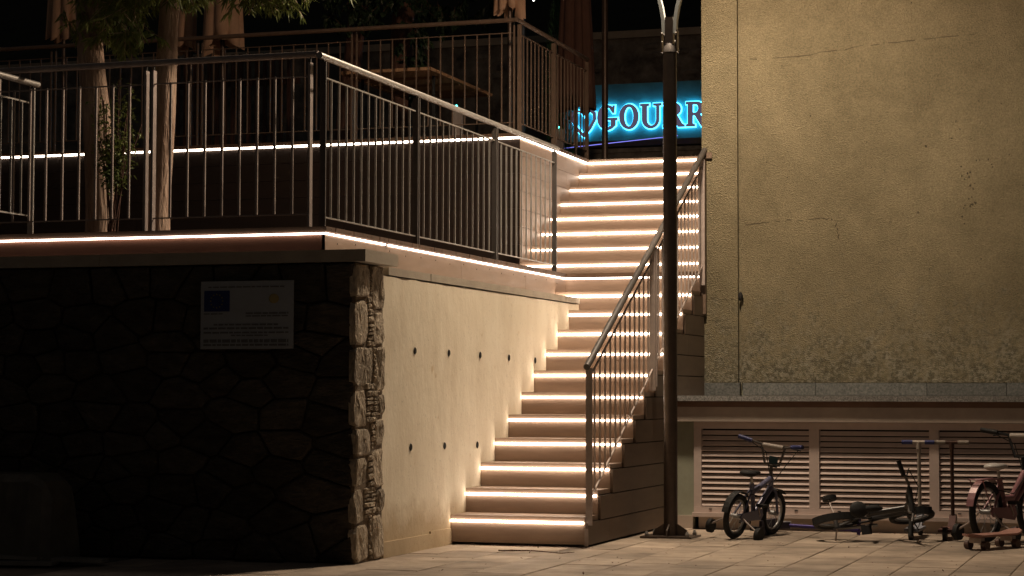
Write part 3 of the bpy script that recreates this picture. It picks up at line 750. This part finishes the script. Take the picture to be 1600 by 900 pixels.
# darker trees on the upper deck
cl3 = [((-8.4, 19.5, 5.5), (.8, .6, .35), 60)]
tree('dark rough trunk left of centre behind the upper deck railing', [(-8.62, 20.5, 3.44), (-8.6, 20.5, 4.2), (-8.5, 20.5, 5), (-8.35, 20.5, 6)], [.13, .11, .10, .09], cl3, bark=M_barkdk, lm=M_leafdk, L=(.06, .1), W=.05)
cl4 = [((-7.9, 19.0, 4.9), (.35, .3, .12), 16), ((-7.35, 19.3, 4.55), (.1, .2, .35), 26), ((-7.0, 19.6, 5.0), (.5, .3, .12), 26), ((-7.4, 19.4, 5.3), (1.3, .5, .3), 90)]
tree('dark trunk with ivy leaves behind the upper deck railing, beside the garden table', [(-7.98, 20.5, 3.44), (-7.98, 20.5, 4.2), (-7.96, 20.5, 5), (-7.9, 20.5, 6)], [.13, .12, .12, .1], cl4, bark=M_barkdk, lm=M_leafdk, L=(.06, .1), W=.055)
# cypress
cy = thing('cypress', 'narrow green cypress behind the corner of the upper deck railing', 'tree', (-6.81, 22.6, 3.43))
MB().tube([(-6.81, 22.6, 3.43), (-6.81, 22.6, 5.6)], [.03, .012], 8).build('trunk', M_barkdk, cy)
lf = MB()
for k in range(3600):
    z = rn(3.6, 6.1); rad = .19 * min(1, (6.25 - z) / 1.3) * math.sqrt(rn(0, 1)); a = rn(0, 6.28)
    p = Vector((-6.81 + rad * math.cos(a), 22.6 + rad * math.sin(a), z)); leaf(lf, p, Vector((math.cos(a) * .35, math.sin(a) * .35, 1)), rn(.05, .1), .012, Vector((math.cos(a), math.sin(a), 0)))
lf.build('foliage', M_cyp, cy)

# ------------------------------------------------------------------ closed parasols
def parasol(label, x, y, zhem, r_hem, ztop, m, zfoot=3.44, lobes=9, seed=1, lean=(0, 0), skew=0, narrow=.1, group=None):
    t = thing('closed_parasol', label, 'parasol', (x, y, zfoot), group)
    MB().tube([(x, y, zfoot), (x, y, ztop + .1)], .022, 12).build('pole', M_lamp, t)
    MB().tube([(x, y, zfoot), (x, y, zfoot + .06)], [.22, .2], 18).build('base', M_black, t)
    rnd = random.Random(seed); n = 72; V = []; F = []; Nn = 14
    ph = [rnd.uniform(-.25, .25) for _ in range(lobes)]; am = [rnd.uniform(.5, 1.1) for _ in range(lobes)]; dz = [rnd.uniform(-.06, .06) for _ in range(lobes)]
    for j in range(Nn + 1):
        f = j / Nn
        for a in range(n):
            th = 2 * math.pi * a / n; k = int(a / n * lobes) % lobes; loc = (a / n * lobes) % 1
            fold = abs(math.sin(math.pi * loc)) ** .7
            rad = r_hem * (narrow + (1 - narrow) * (1 - f) ** .55) * (1 - .42 * (1 - f * .5) * am[k] * (1 - fold))
            z = zhem + (ztop - zhem) * f + (1 - f) * (dz[k] - .05 * fold + .03 * math.sin(th * 2 + seed))
            V.append((x + rad * math.cos(th + ph[k] * fold * .3) + lean[0] * (1 - f), y + rad * math.sin(th) * .8 + lean[1] * (1 - f), z))
    for j in range(Nn):
        for a in range(n): F.append((j * n + a, j * n + (a + 1) % n, (j + 1) * n + (a + 1) % n, (j + 1) * n + a))
    o = MB().add(V, F, True).build('canopy', m, t)
    sd = o.modifiers.new('thick', 'SOLIDIFY'); sd.thickness = .006
    return t
parasol('closed tan parasol hanging in folds at the left, behind the leaning tree', -11.05, 18.7, 4.78, .20, 6.6, M_cloth, seed=3)
parasol('closed tan parasol with a wide folded hem right of the straight tree', -9.22, 18.7, 4.58, .235, 6.6, M_cloth, seed=5, lobes=7)
parasol('closed tan parasol half hidden behind the straight tree trunk', -9.68, 18.9, 4.60, .15, 6.6, M_cloth, seed=9, lobes=7, lean=(-.1, 0))
parasol('crumpled tan parasol bottom just above the corner of the upper deck handrail', -6.15, 18.7, 4.77, .16, 7, M_cloth, seed=12, lobes=8)
parasol('tall dark closed parasol in front of the cyan lettered sign', -6.42, 21.9, 4.27, .24, 6.6, M_clothdk, seed=20, lobes=8, narrow=.2, zfoot=3.44)
mb = thing('thin_pole', 'dark slim pole rising in front of the letter G of the sign', 'pole', (-6.0, 21.6, 3.43))
MB().tube([(-6.0, 21.6, 3.43), (-6.0, 21.6, 7)], .035, 14).build('shaft', M_lamp, mb)
MB().tube([(-6.0, 21.6, 3.43), (-6.0, 21.6, 3.47)], .09, 14).build('foot', M_lamp, mb)
mb = thing('thin_pole', 'slim bluish pole left of the upper deck railing corner', 'pole', (-6.5, 20.2, 3.44))
MB().tube([(-6.5, 20.2, 3.44), (-6.5, 20.2, 7)], .025, 12).build('shaft', mat('bluish_pole', (.05, .07, .10), rough=.4), mb)
MB().tube([(-6.5, 20.2, 3.44), (-6.5, 20.2, 3.47)], .07, 12).build('foot', M_lamp, mb)

# ------------------------------------------------------------------ garden table on the upper deck
tb = thing('garden_table', 'woven garden table seen from below through the upper deck railing', 'table', (-7.22, 19, 3.44))
tx0, tx1, ty0, ty1, tz = -7.70, -6.76, 18.15, 19.98, 4.12
fr = MB().box(tx0, tx1, ty0, ty0 + .04, tz, tz + .03).box(tx0, tx1, ty1 - .04, ty1, tz, tz + .03).box(tx0, tx0 + .04, ty0 + .041, ty1 - .041, tz, tz + .03).box(tx1 - .04, tx1, ty0 + .041, ty1 - .041, tz, tz + .03)
fr.build('frame', M_rattan, tb)
mb = MB()
k = tx0 + .05
while k < tx1 - .045: mb.box(k, k + .016, ty0 + .041, ty1 - .041, tz + .012, tz + .016); k += .028
k = ty0 + .05
while k < ty1 - .045: mb.box(tx0 + .041, tx1 - .041, k, k + .016, tz + .0165, tz + .020); k += .028
o = mb.build('woven_top', M_rattan, tb)
for k in range(1, 4):
    y = ty0 + (ty1 - ty0) * k / 4; MB().box(tx0 + .04, tx1 - .04, y - .012, y + .012, tz - .012, tz + .011).build('crossbar', M_rattan, tb)
for x in (tx0 + .1, tx1 - .1):
    for y in (ty0 + .35, ty1 - .2):
        MB().box(x - .012, x + .012, y - .012, y + .012, 3.441, tz - .001).build('leg', M_black, tb)

# ------------------------------------------------------------------ sign wall behind the stairs
vS = 25.0
sg = thing('lettered_sign', 'teal sign wall with dark serif letters GOURR outlined in cyan light', 'sign', (-6.4, vS, 3.43))
MB().box(-7.5, -4.6, vS, vS + .15, 4.26, 4.98).build('panel', M_teal, sg)
MB().box(-7.5, -4.6, vS - .03, vS + .14, 4.18, 4.255).build('bottom_rail', M_lamp, sg)
def arc(cx, cz, rx, rz, a0, a1, n=14): return [(cx + rx * math.cos(R(a0 + (a1 - a0) * i / n)), cz + rz * math.sin(R(a0 + (a1 - a0) * i / n))) for i in range(n + 1)]
# each letter: list of closed loops (outer, holes) in a unit-high box
def L_O(): return .92, [arc(.46, .5, .44, .52, 0, 345, 22), arc(.46, .5, .24, .43, 0, 345, 22)]
def L_U(): return .98, [[(.0, 1), (.0, .94), (.09, .92), (.09, .33)] + arc(.475, .33, .385, .35, 180, 360, 12)[1:] + [(.86, .92), (.97, .94), (.97, 1), (.62, 1), (.62, .94), (.76, .92), (.76, .33)] + arc(.52, .34, .24, .27, 0, -180, 10)[1:] + [(.28, .92), (.38, .94), (.38, 1)]]
def L_R(): return .98, [[(0, 0), (.38, 0), (.38, .06), (.28, .08), (.28, .46), (.40, .46), (.66, .06), (.70, 0), (.98, 0), (.98, .06), (.88, .09), (.62, .49)] + arc(.50, .74, .30, .26, -62, 90, 10) + [(0, 1), (0, .94), (.09, .92), (.09, .08), (0, .06)], [(.28, .54), (.42, .54)] + arc(.42, .73, .16, .19, -90, 90, 8)[1:] + [(.28, .92)]]
def L_G(): return .96, [arc(.48, .5, .46, .52, 48, 312, 22) + [(.86, .16), (.86, .38), (.95, .40), (.95, .46), (.55, .46), (.55, .40), (.67, .38), (.67, .10)] + arc(.48, .5, .26, .44, 300, 60, 18)[0:] + [(.74, .70), (.80, .70), (.82, .99), (.77, .99)]]
def curve_obj(name, loops, x, z, sx, sz, y, ext, off, m):
    cu = bpy.data.curves.new(name, 'CURVE'); cu.dimensions = '2D'; cu.fill_mode = 'BOTH'; cu.extrude = ext; cu.offset = off
    for lp_ in loops:
        s = cu.splines.new('POLY'); s.points.add(len(lp_) - 1); s.use_cyclic_u = True
        for i, (a, b) in enumerate(lp_): s.points[i].co = (a * sx, b * sz, 0, 1)
    o = bpy.data.objects.new(name, cu); C.objects.link(o)
    dg = bpy.context.evaluated_depsgraph_get(); me = bpy.data.meshes.new_from_object(o.evaluated_get(dg)); bpy.data.objects.remove(o)
    me.name = name; me.materials.clear(); me.materials.append(m)
    o = bpy.data.objects.new(name, me); C.objects.link(o); o.parent = sg
    o.rotation_euler = (math.pi / 2, 0, 0); o.location = Vector((x, y, z)) - sg.location
    return o
x = -7.03
for fn in (L_G, L_O, L_U, L_R, L_R):
    wd, loops = fn(); sx = .275; sz = .30
    curve_obj('letter', loops, x, 4.40, sx, sz, vS - .06, .012, .007, M_letter)
    curve_obj('letter_halo', loops, x, 4.40, sx, sz, vS - .035, .006, .017, M_cyan)
    x += wd * sx + .026
heart = [(0, -.5), (.3, -.2), (.5, .12), (.48, .36), (.3, .48), (.1, .42), (0, .25), (-.1, .42), (-.3, .48), (-.48, .36), (-.5, .12), (-.3, -.2)]
inner = [(a * .74, b * .74 + .02) for a, b in heart]
curve_obj('emblem', [heart, inner], -7.21, 4.49, .34, .38, vS - .06, .012, 0, M_letter)
curve_obj('emblem_halo', [heart, inner], -7.21, 4.49, .34, .38, vS - .035, .006, .009, M_cyan)
lw = thing('planter_wall', 'low dark stone planter under the cyan sign at the top of the stairs', 'wall', (-6, 24.2, 3.43))
MB().box(-8, -4.0, 24.0, 24.4, 3.43, 3.98).build('wall', M_farstone, lw)
MB().box(-8, -4.0, 23.97, 24.43, 3.981, 4.03).build('coping', M_farstone, lw)
MB().bar((-7.6, 24.6, 4.12), (-5.9, 24.6, 4.24), .012, .007).build('violet_light', M_purple, lw)
gp = MB()
for k in range(150):
    c = Vector((rn(-7.4, -4.2), rn(23.6, 23.9), 3.5 + rn(0, .40)))
    leaf(gp, c, Vector((rn(-1, 1), rn(-.5, .5), rn(-.2, 1))), rn(.05, .12), .03, Vector((rn(-1, 1), -1, rn(-1, 1))))
tag(gp.build('ground_plants', mat('silvery_leaf', (.12, .13, .11), rough=.3, var=.3, scale=9), None), 'low silvery plants in front of the planter at the top of the stairs', 'plants', kind='stuff')
# retaining wall far behind
fw = thing('far_stone_wall', 'dark stone retaining wall with a pale coping behind the sign', 'wall', (-10, 27, 3.43))
MB().box(-40, 4, 27, 27.6, 3.43, 5.92).build('wall', M_farstone, fw)
MB().box(-40, 4, 26.95, 27.62, 5.921, 6.02).build('coping', M_cap, fw)
for k in range(110):
    a = rn(-9.5, -5.2); z = rn(3.7, 5.75)
    stone_patch('front', a, a + rn(.12, .34), z, z + rn(.10, .2), 27.0, .03, nn=3).build('stone', M_farstone, fw)
hill = MB().add([(-150, 34, 0), (150, 34, 0), (150, 90, 22), (-150, 90, 26), (150, 200, 26), (-150, 200, 30)], [(0, 1, 2, 3), (3, 2, 4, 5)]).build('hill', M_hill); hill['kind'] = 'structure'
# string of bulbs
sb = thing('string_lights', 'string of small white bulbs hung above the upper deck railing corner', 'string lights', (-7.0, 23, 5.8))
pts = [(-8.2 + .2 * k, 23.0, 5.78 - .05 * math.sin(k / 8 * math.pi) + .0) for k in range(9)]
MB().tube(pts, .004, 5).build('cable', M_black, sb)
for x, z in ((-7.42, 5.66), (-7.26, 5.72), (-7.07, 5.76), (-6.99, 5.73)):
    MB().ell((x, 22.98, z), .013, .013, .022, 8, 6).build('bulb', M_bulb, sb)
# two little teal deck lights
for x, y, z, lb in ((-6.80, 19.0, 3.90, 'tiny teal indicator light near the garden table on the upper deck'), (-6.35, 21.0, 3.92, 'tiny teal indicator light behind the upper side railing')):
    t = thing('indicator_light', lb, 'light', (x, y, 3.44))
    MB().box(x - .05, x + .05, y, y + .05, 3.441, z - .03).build('box', M_steel_dk, t); MB().ell((x, y - .01, z - .01), .012, .012, .012, 8, 6).build('lens', M_tealbulb, t)
# dark screen of vertical battens behind the left of the upper deck
sc_ = thing('batten_screen', 'dark screen of vertical battens far behind the trees at the left', 'screen', (-10, 23.2, 3.43))
for k in range(16):
    MB().box(-12.2 + k * .11, -12.2 + k * .11 + .045, 23.2, 23.24, 3.45, 5.3).build('batten', M_barkdk, sc_)
MB().box(-12.3, -10.4, 23.245, 23.28, 4.9, 4.97).build('rail', M_barkdk, sc_)
MB().box(-12.3, -10.4, 23.245, 23.28, 3.8, 3.87).build('rail', M_barkdk, sc_)

# ------------------------------------------------------------------ tarp-covered pile and loose boards, lower left
tp = thing('covered_pile', 'box covered by a grey folded tarp in the dark corner, lower left', 'tarp', (-6.95, 11.15, 0))
mb = MB(); V = []; F = []; N = 18
prof = [(-.02, .0), (.0, .25), (.02, .5), (.06, .545), (.2, .55), (.35, .545), (.42, .5), (.43, .25), (.45, 0)]
for i in range(N + 1):
    a = i / N; uu = -7.7 + a * 1.15
    e = 1 if a < .92 else 1 - (a - .92) * 3.5
    for (dv, zz) in prof:
        nz_ = noise.noise(Vector((uu * 5, dv * 6, zz * 3))) * .05 * (1.2 - zz)
        fold = math.sin(uu * 16 + zz * 4) * .022 * (1 - zz * 1.2)
        V.append((uu + (.05 * (1 - zz) if a > .9 else 0) + nz_ * .5, 10.95 + dv * (1 if e == 1 else e) + (-abs(nz_) - fold if dv < .2 else 0), max(0.004, zz * e + nz_ * .2 * (zz > .3))))
m_ = len(prof)
for i in range(N):
    for j in range(m_ - 1): F.append((i * m_ + j, (i + 1) * m_ + j, (i + 1) * m_ + j + 1, i * m_ + j + 1))
F.append(tuple(range(N * m_, (N + 1) * m_)))
mb.add(V, F).build('tarp_sheet', M_tarp, tp)
for k, (a, b, lb) in enumerate((((-7.2, 10.75, .02), (-6.45, 10.9, .02), 'loose pale board lying nearest the camera beside the covered pile'), ((-7.0, 10.9, .055), (-6.2, 11.05, .03), 'loose board lying against the foot of the covered pile'))):
    tag(MB().bar(a, b, .14, .02).build('loose_board', M_ply), lb, 'board')

# ------------------------------------------------------------------ bicycles, scooters, skateboard
def bike(name, label, frame_col, tyre=M_black, saddle=M_black, grips=M_black, R_=.165, wb=.55, trainers=True, rim=(.4, .4, .4), girl=False, plate=None):
    fm = mat(name + '_frame', frame_col, rough=.35, metal=.1, var=.15, scale=9, spec=.5); rm = mat(name + '_rim', rim, rough=.4, metal=.4, var=.1)
    t = thing(name, label, 'bicycle')
    for x, nm in ((0, 'wheel'), (wb, 'wheel')):
        wv = MB().torus((x, 0, R_), R_ - .022, .022).build(nm, tyre, t)
        MB().torus((x, 0, R_), R_ - .046, .009, n=26, m=6).build('rim', rm, wv)
        sp = MB()
        for k in range(12):
            a = 2 * math.pi * k / 12; s = .02 if k % 2 else -.02
            sp.tube([(x, s, R_), (x + (R_ - .05) * math.cos(a), 0, R_ + (R_ - .05) * math.sin(a))], .0018, 4, cap=False)
        sp.build('spokes', rm, wv)
        MB().tube([(x, -.04, R_), (x, .04, R_)], .016, 10).build('hub', rm, wv)
    hb = .62 * R_ / .165 * .9
    head = Vector((wb - .10, 0, .43)); headb = Vector((wb - .085, 0, .36)); seat = Vector((.17, 0, .40)); bb = Vector((.25, 0, .17))
    f = MB(); f.tube([headb, bb], .023, 10).tube([seat, bb], .018, 10)
    if girl: f.tube([head, (wb * .55, 0, .27), (.20, 0, .27)], .023, 10)
    else: f.tube([head, (.19, 0, .33)], .021, 10)
    for s in (-1, 1):
        f.tube([(.17, s * .01, .35), (.02, s * .038, R_)], .008, 8); f.tube([(.25, s * .012, .17), (0, s * .038, R_)], .008, 8)
    f.tube([head, headb], .02, 10); f.build('frame', fm, t)
    fk = MB().tube([headb, (wb - .075, 0, .335)], .014, 8)
    for s in (-1, 1): fk.tube([(wb - .08, s * .01, .345), (wb - .07, s * .038, .33), (wb - .005, s * .038, R_)], .010, 8)
    fk.build('fork', fm, t)
    hbm = MB().tube([head, head + Vector((-.02, 0, .10))], .014, 8)
    st_ = head + Vector((-.02, 0, .10))
    hbm.tube([st_ + Vector((-.05, -.25, .17)), st_ + Vector((0, -.10, .14)), st_ + Vector((.01, -.06, .0)), st_ + Vector((.01, .06, .0)), st_ + Vector((0, .10, .14)), st_ + Vector((-.05, .25, .17))], .010, 8)
    hbm.build('handlebar', M_railgrey if not girl else M_black, t)
    MB().tube([st_ + Vector((0, -.085, .135)), st_ + Vector((0, .085, .135))], .018, 10).build('handlebar_pad', mat(name + '_pad', (.25, .22, .19) if frame_col[0] > .1 else (.03, .03, .03), rough=.6), t)
    for s in (-1, 1):
        MB().tube([st_ + Vector((-.03, s * .165, .155)), st_ + Vector((-.055, s * .27, .172))], .016, 10).build('grip', grips, t)
        MB().tube([st_ + Vector((-.015, s * .15, .145)), st_ + Vector((.02, s * .22, .135))], .005, 6).build('brake_lever', M_black, t)
    if plate: MB().box(st_.x + .02, st_.x + .03, -.035, .035, st_.z - .02, st_.z + .06).build('number_plate', mat(name + '_plate', plate, rough=.5), t)
    MB().tube([seat, (.155, 0, .455)], .010, 8).build('seat_post', M_steel, t)
    MB().ell((.10, 0, .475), .065, .062, .026).ell((.19, 0, .475), .085, .026, .02).build('saddle', saddle, t)
    MB().tube([(.25, -.055, .17), (.25, .055, .17)], .012, 8).tube([(.25, .055, .17), (.31, .06, .09)], .006, 6).tube([(.25, -.055, .17), (.19, -.06, .25)], .006, 6).build('crank', M_steel_dk, t)
    for s, x, z in ((1, .31, .09), (-1, .19, .25)): MB().box(x - .035, x + .035, s * .065 if s > 0 else -.125, .125 if s > 0 else -.065, z - .01, z + .01).build('pedal', M_black, t)
    MB().prism([(.0, R_ + .03), (.28, .215), (.30, .17), (.27, .135), (0, R_ - .03), (-.03, R_)], -.055, -.045).build('chain_guard', fm, t)
    for x in (0, wb):
        mbx = MB(); pts = [(x + (R_ + .015) * math.cos(R(a)), R_ + (R_ + .015) * math.sin(R(a))) for a in range(50 if x else 60, 150 if x else 175, 12)]
        for p, q in zip(pts, pts[1:]): mbx.bar((p[0], 0, p[1]), (q[0], 0, q[1]), .05, .004)
        mbx.build('mudguard', fm if girl else M_black, t)
    if girl:
        rk = MB()
        for s in (-1, 1): rk.tube([(.16, s * .04, .40), (-.14, s * .045, .40)], .005, 6).tube([(-.12, s * .045, .40), (0, s * .045, R_)], .004, 6)
        for x in (-.13, -.06, .01, .08): rk.tube([(x, -.045, .40), (x, .045, .40)], .004, 6)
        rk.build('carrier', fm, t)
    if trainers:
        for s in (-1, 1):
            MB().tube([(0, s * .045, R_), (-.01, s * .12, .12), (-.01, s * .19, .08)], .007, 6).build('trainer_arm', M_steel_dk, t)
            MB().tube([(0, s * .185, .062), (0, s * .215, .062)], .052, 18).build('trainer_wheel', M_black, t)
    mbx = MB(); mbx.tube([st_ + Vector((.02, .2, .14)), st_ + Vector((.08, .1, .08)), (wb - .02, .02, .33)], .0035, 5); mbx.tube([st_ + Vector((.02, -.2, .14)), st_ + Vector((.10, -.08, .02)), (.30, -.03, .30), (.10, -.03, .33), (.02, -.03, R_ + .12)], .0035, 5); mbx.build('brake_cable', M_black, t)
    return t
b1 = bike('kids_bicycle', 'small grey-blue kids bicycle with training wheels standing before the first louvred vent', (.11, .11, .17), grips=mat('blue_grip', (.025, .03, .10), rough=.5), plate=(.025, .07, .09))
b1.location = (-3.10, 14.62, 0); b1.rotation_euler = (R(8), 0, R(72))
b2 = bike('kids_bicycle', 'black kids bicycle lying on its side on the paving before the middle vent', (.035, .033, .035), rim=(.15, .15, .15), trainers=True, plate=(.1, .15, .19))
b2.location = (-2.42, 14.80, .085); b2.rotation_euler = (R(72), R(-4), R(22))
b3 = bike('kids_bicycle', 'pink kids bicycle with a white saddle standing at the right frame edge', (.24, .115, .125), saddle=mat('white_saddle', (.48, .45, .42), rough=.4), R_=.195, wb=.6, girl=True, rim=(.3, .3, .3))
b3.location = (-1.33, 14.80, 0); b3.rotation_euler = (0, 0, R(66)); b3.scale = (1.12, 1.12, 1.12)

def scooter(name, label, stem, grip, deckc, h=.69, fender=(.4, .4, .4)):
    t = thing(name, label, 'scooter')
    sm = mat(name + '_stem', stem, rough=.35, metal=.3, var=.1); gm = mat(name + '_grip', grip, rough=.6, var=.1); dm = mat(name + '_deck', deckc, rough=.5, var=.15)
    MB().tube([(.34, 0, .10), (.30, 0, h)], .014, 12).build('stem', sm, t)
    MB().tube([(.30, -.05, h), (.30, .05, h)], .014, 10).tube([(.30, 0, h), (.30, 0, h - .05)], .02, 10).build('handlebar', sm, t)
    for s in (-1, 1): MB().tube([(.30, s * .045, h), (.30, s * .125, h)], .017, 12).build('grip', gm, t)
    MB().box(-.16, .24, -.055, .055, .058, .078).bar((.22, 0, .07), (.34, 0, .15), .05, .02).build('deck', dm, t)
    for x in (-.2, .36): MB().tube([(x, -.014, .05), (x, .014, .05)], .05, 18).build('wheel', M_black, t)
    MB().box(.345, .355, -.03, .03, .09, .16).bar((.33, 0, .115), (.41, 0, .09), .045, .012).build('fender', mat(name + '_fender', fender, rough=.5), t)
    MB().bar((-.16, 0, .085), (-.25, 0, .10), .045, .006).build('brake', dm, t)
    return t
s1 = scooter('kick_scooter', 'upright kick scooter with silver stem and blue grips against the vents', (.36, .32, .28), (.022, .028, .11), (.25, .26, .30), fender=(.35, .38, .45))
s1.location = (-1.90, 15.20, 0); s1.rotation_euler = (0, 0, R(90)); s1.location = (-1.87, 15.12, 0)
s2 = scooter('kick_scooter', 'upright kick scooter with dark red stem and bare handlebar against the vents', (.06, .033, .025), (.20, .17, .14), (.09, .045, .04), fender=(.45, .42, .33))
s2.location = (-1.63, 15.12, 0); s2.rotation_euler = (0, 0, R(90))
s3 = scooter('kick_scooter', 'kick scooter with violet deck lying flat behind the first kids bicycle', (.05, .035, .15), (.04, .03, .09), (.04, .035, .06))
s3.location = (-3.02, 15.1, .06); s3.rotation_euler = (R(92), 0, R(85))
sk = thing('skateboard', 'short reddish skateboard on the paving in front of the pink bicycle', 'skateboard', (0, 0, 0))
mb = MB(); V = []; F = []; N = 16; W_ = 6
for k in range(N + 1):
    x = -.28 + .56 * k / N; e = max(0, abs(x) - .19) / .09; hw = .075 * math.sqrt(max(.02, 1 - e ** 2.5)) ; z = .095 + .03 * max(0, (x - .17) / .11) ** 1.5 + .012 * max(0, (-x - .2) / .08)
    for q in range(W_ + 1):
        y = -1 + 2 * q / W_; V.append((x, y * hw, z + .006 * y * y))
nv_ = len(V); V += [(a, b, c - .014) for a, b, c in V]
for k in range(N):
    for q in range(W_):
        i0 = k * (W_ + 1) + q; F.append((i0, i0 + W_ + 1, i0 + W_ + 2, i0 + 1)); F.append((nv_ + i0, nv_ + i0 + 1, nv_ + i0 + W_ + 2, nv_ + i0 + W_ + 1))
for k in range(N):
    for q in (0, W_):
        i0 = k * (W_ + 1) + q; F.append((i0, i0 + W_ + 1, nv_ + i0 + W_ + 1, nv_ + i0))
for q in range(W_):
    for k in (0, N): i0 = k * (W_ + 1) + q; F.append((i0, i0 + 1, nv_ + i0 + 1, nv_ + i0))
mb.add(V, F, False).build('board', mat('skateboard_red', (.34, .18, .145), rough=.5, var=.15), sk)
Mw = mat('skate_wheel', (.09, .05, .04), rough=.5)
for x in (-.17, .17):
    MB().box(x - .02, x + .02, -.05, .05, .045, .08).build('truck', M_steel_dk, sk)
    for s in (-1, 1): MB().tube([(x, s * .05, .03), (x, s * .088, .03)], .03, 16).build('wheel', Mw, sk)
sk.location = (-1.245, 14.30, 0); sk.rotation_euler = (0, 0, R(58))

# ------------------------------------------------------------------ litter
tag(MB().tube([(-4.33, 12.95, .006), (-4.22, 12.9, .01), (-4.12, 12.99, .007), (-3.98, 12.86, .012), (-3.86, 12.83, .007), (-3.80, 12.93, .008)], [.004, .005, .004, .004, .003, .002], 6).tube([(-4.12, 12.99, .007), (-4.05, 12.75, .012)], .003, 5).build('twig', M_barkdk), 'thin crooked twig lying on the paving in front of the bottom step', 'twig')
ltm = MB()
for k in range(260):
    p = Vector((rn(-4.6, -1.0), rn(11.3, 15.4) if k < 110 else 15.62 - abs(random.gauss(0, .12)), .006))
    if p.x < uR and p.y > v0 - .03: continue
    if k > 200: p = Vector((rn(-4.75, -3.8), v0 - abs(random.gauss(0, .07)) - .02, .006))
    leaf(ltm, p, Vector((rn(-1, 1), rn(-1, 1), .15)), rn(.015, .035), .012, Vector((0, 0, 1)))
tag(ltm.build('leaf_litter', M_barkdk), 'scattered small dry leaves and specks on the paving', 'dry leaves', kind='stuff')

# ------------------------------------------------------------------ groups of repeated things
for o in C.objects:
    if o.parent is None and 'category' in o:
        k = o.name.split('.')[0]
        gname = {'kids_bicycle': 'kids bicycles left by the louvred vents', 'kick_scooter': 'kick scooters left by the louvred vents', 'closed_parasol': 'closed parasols on the upper deck',
                 'indicator_light': 'tiny teal lights on the upper deck', 'thin_pole': 'slim poles on the upper terrace', 'tree': 'trees on the decks', 'loose_board': 'boards by the covered pile'}.get(k)
        if gname: o['group'] = gname
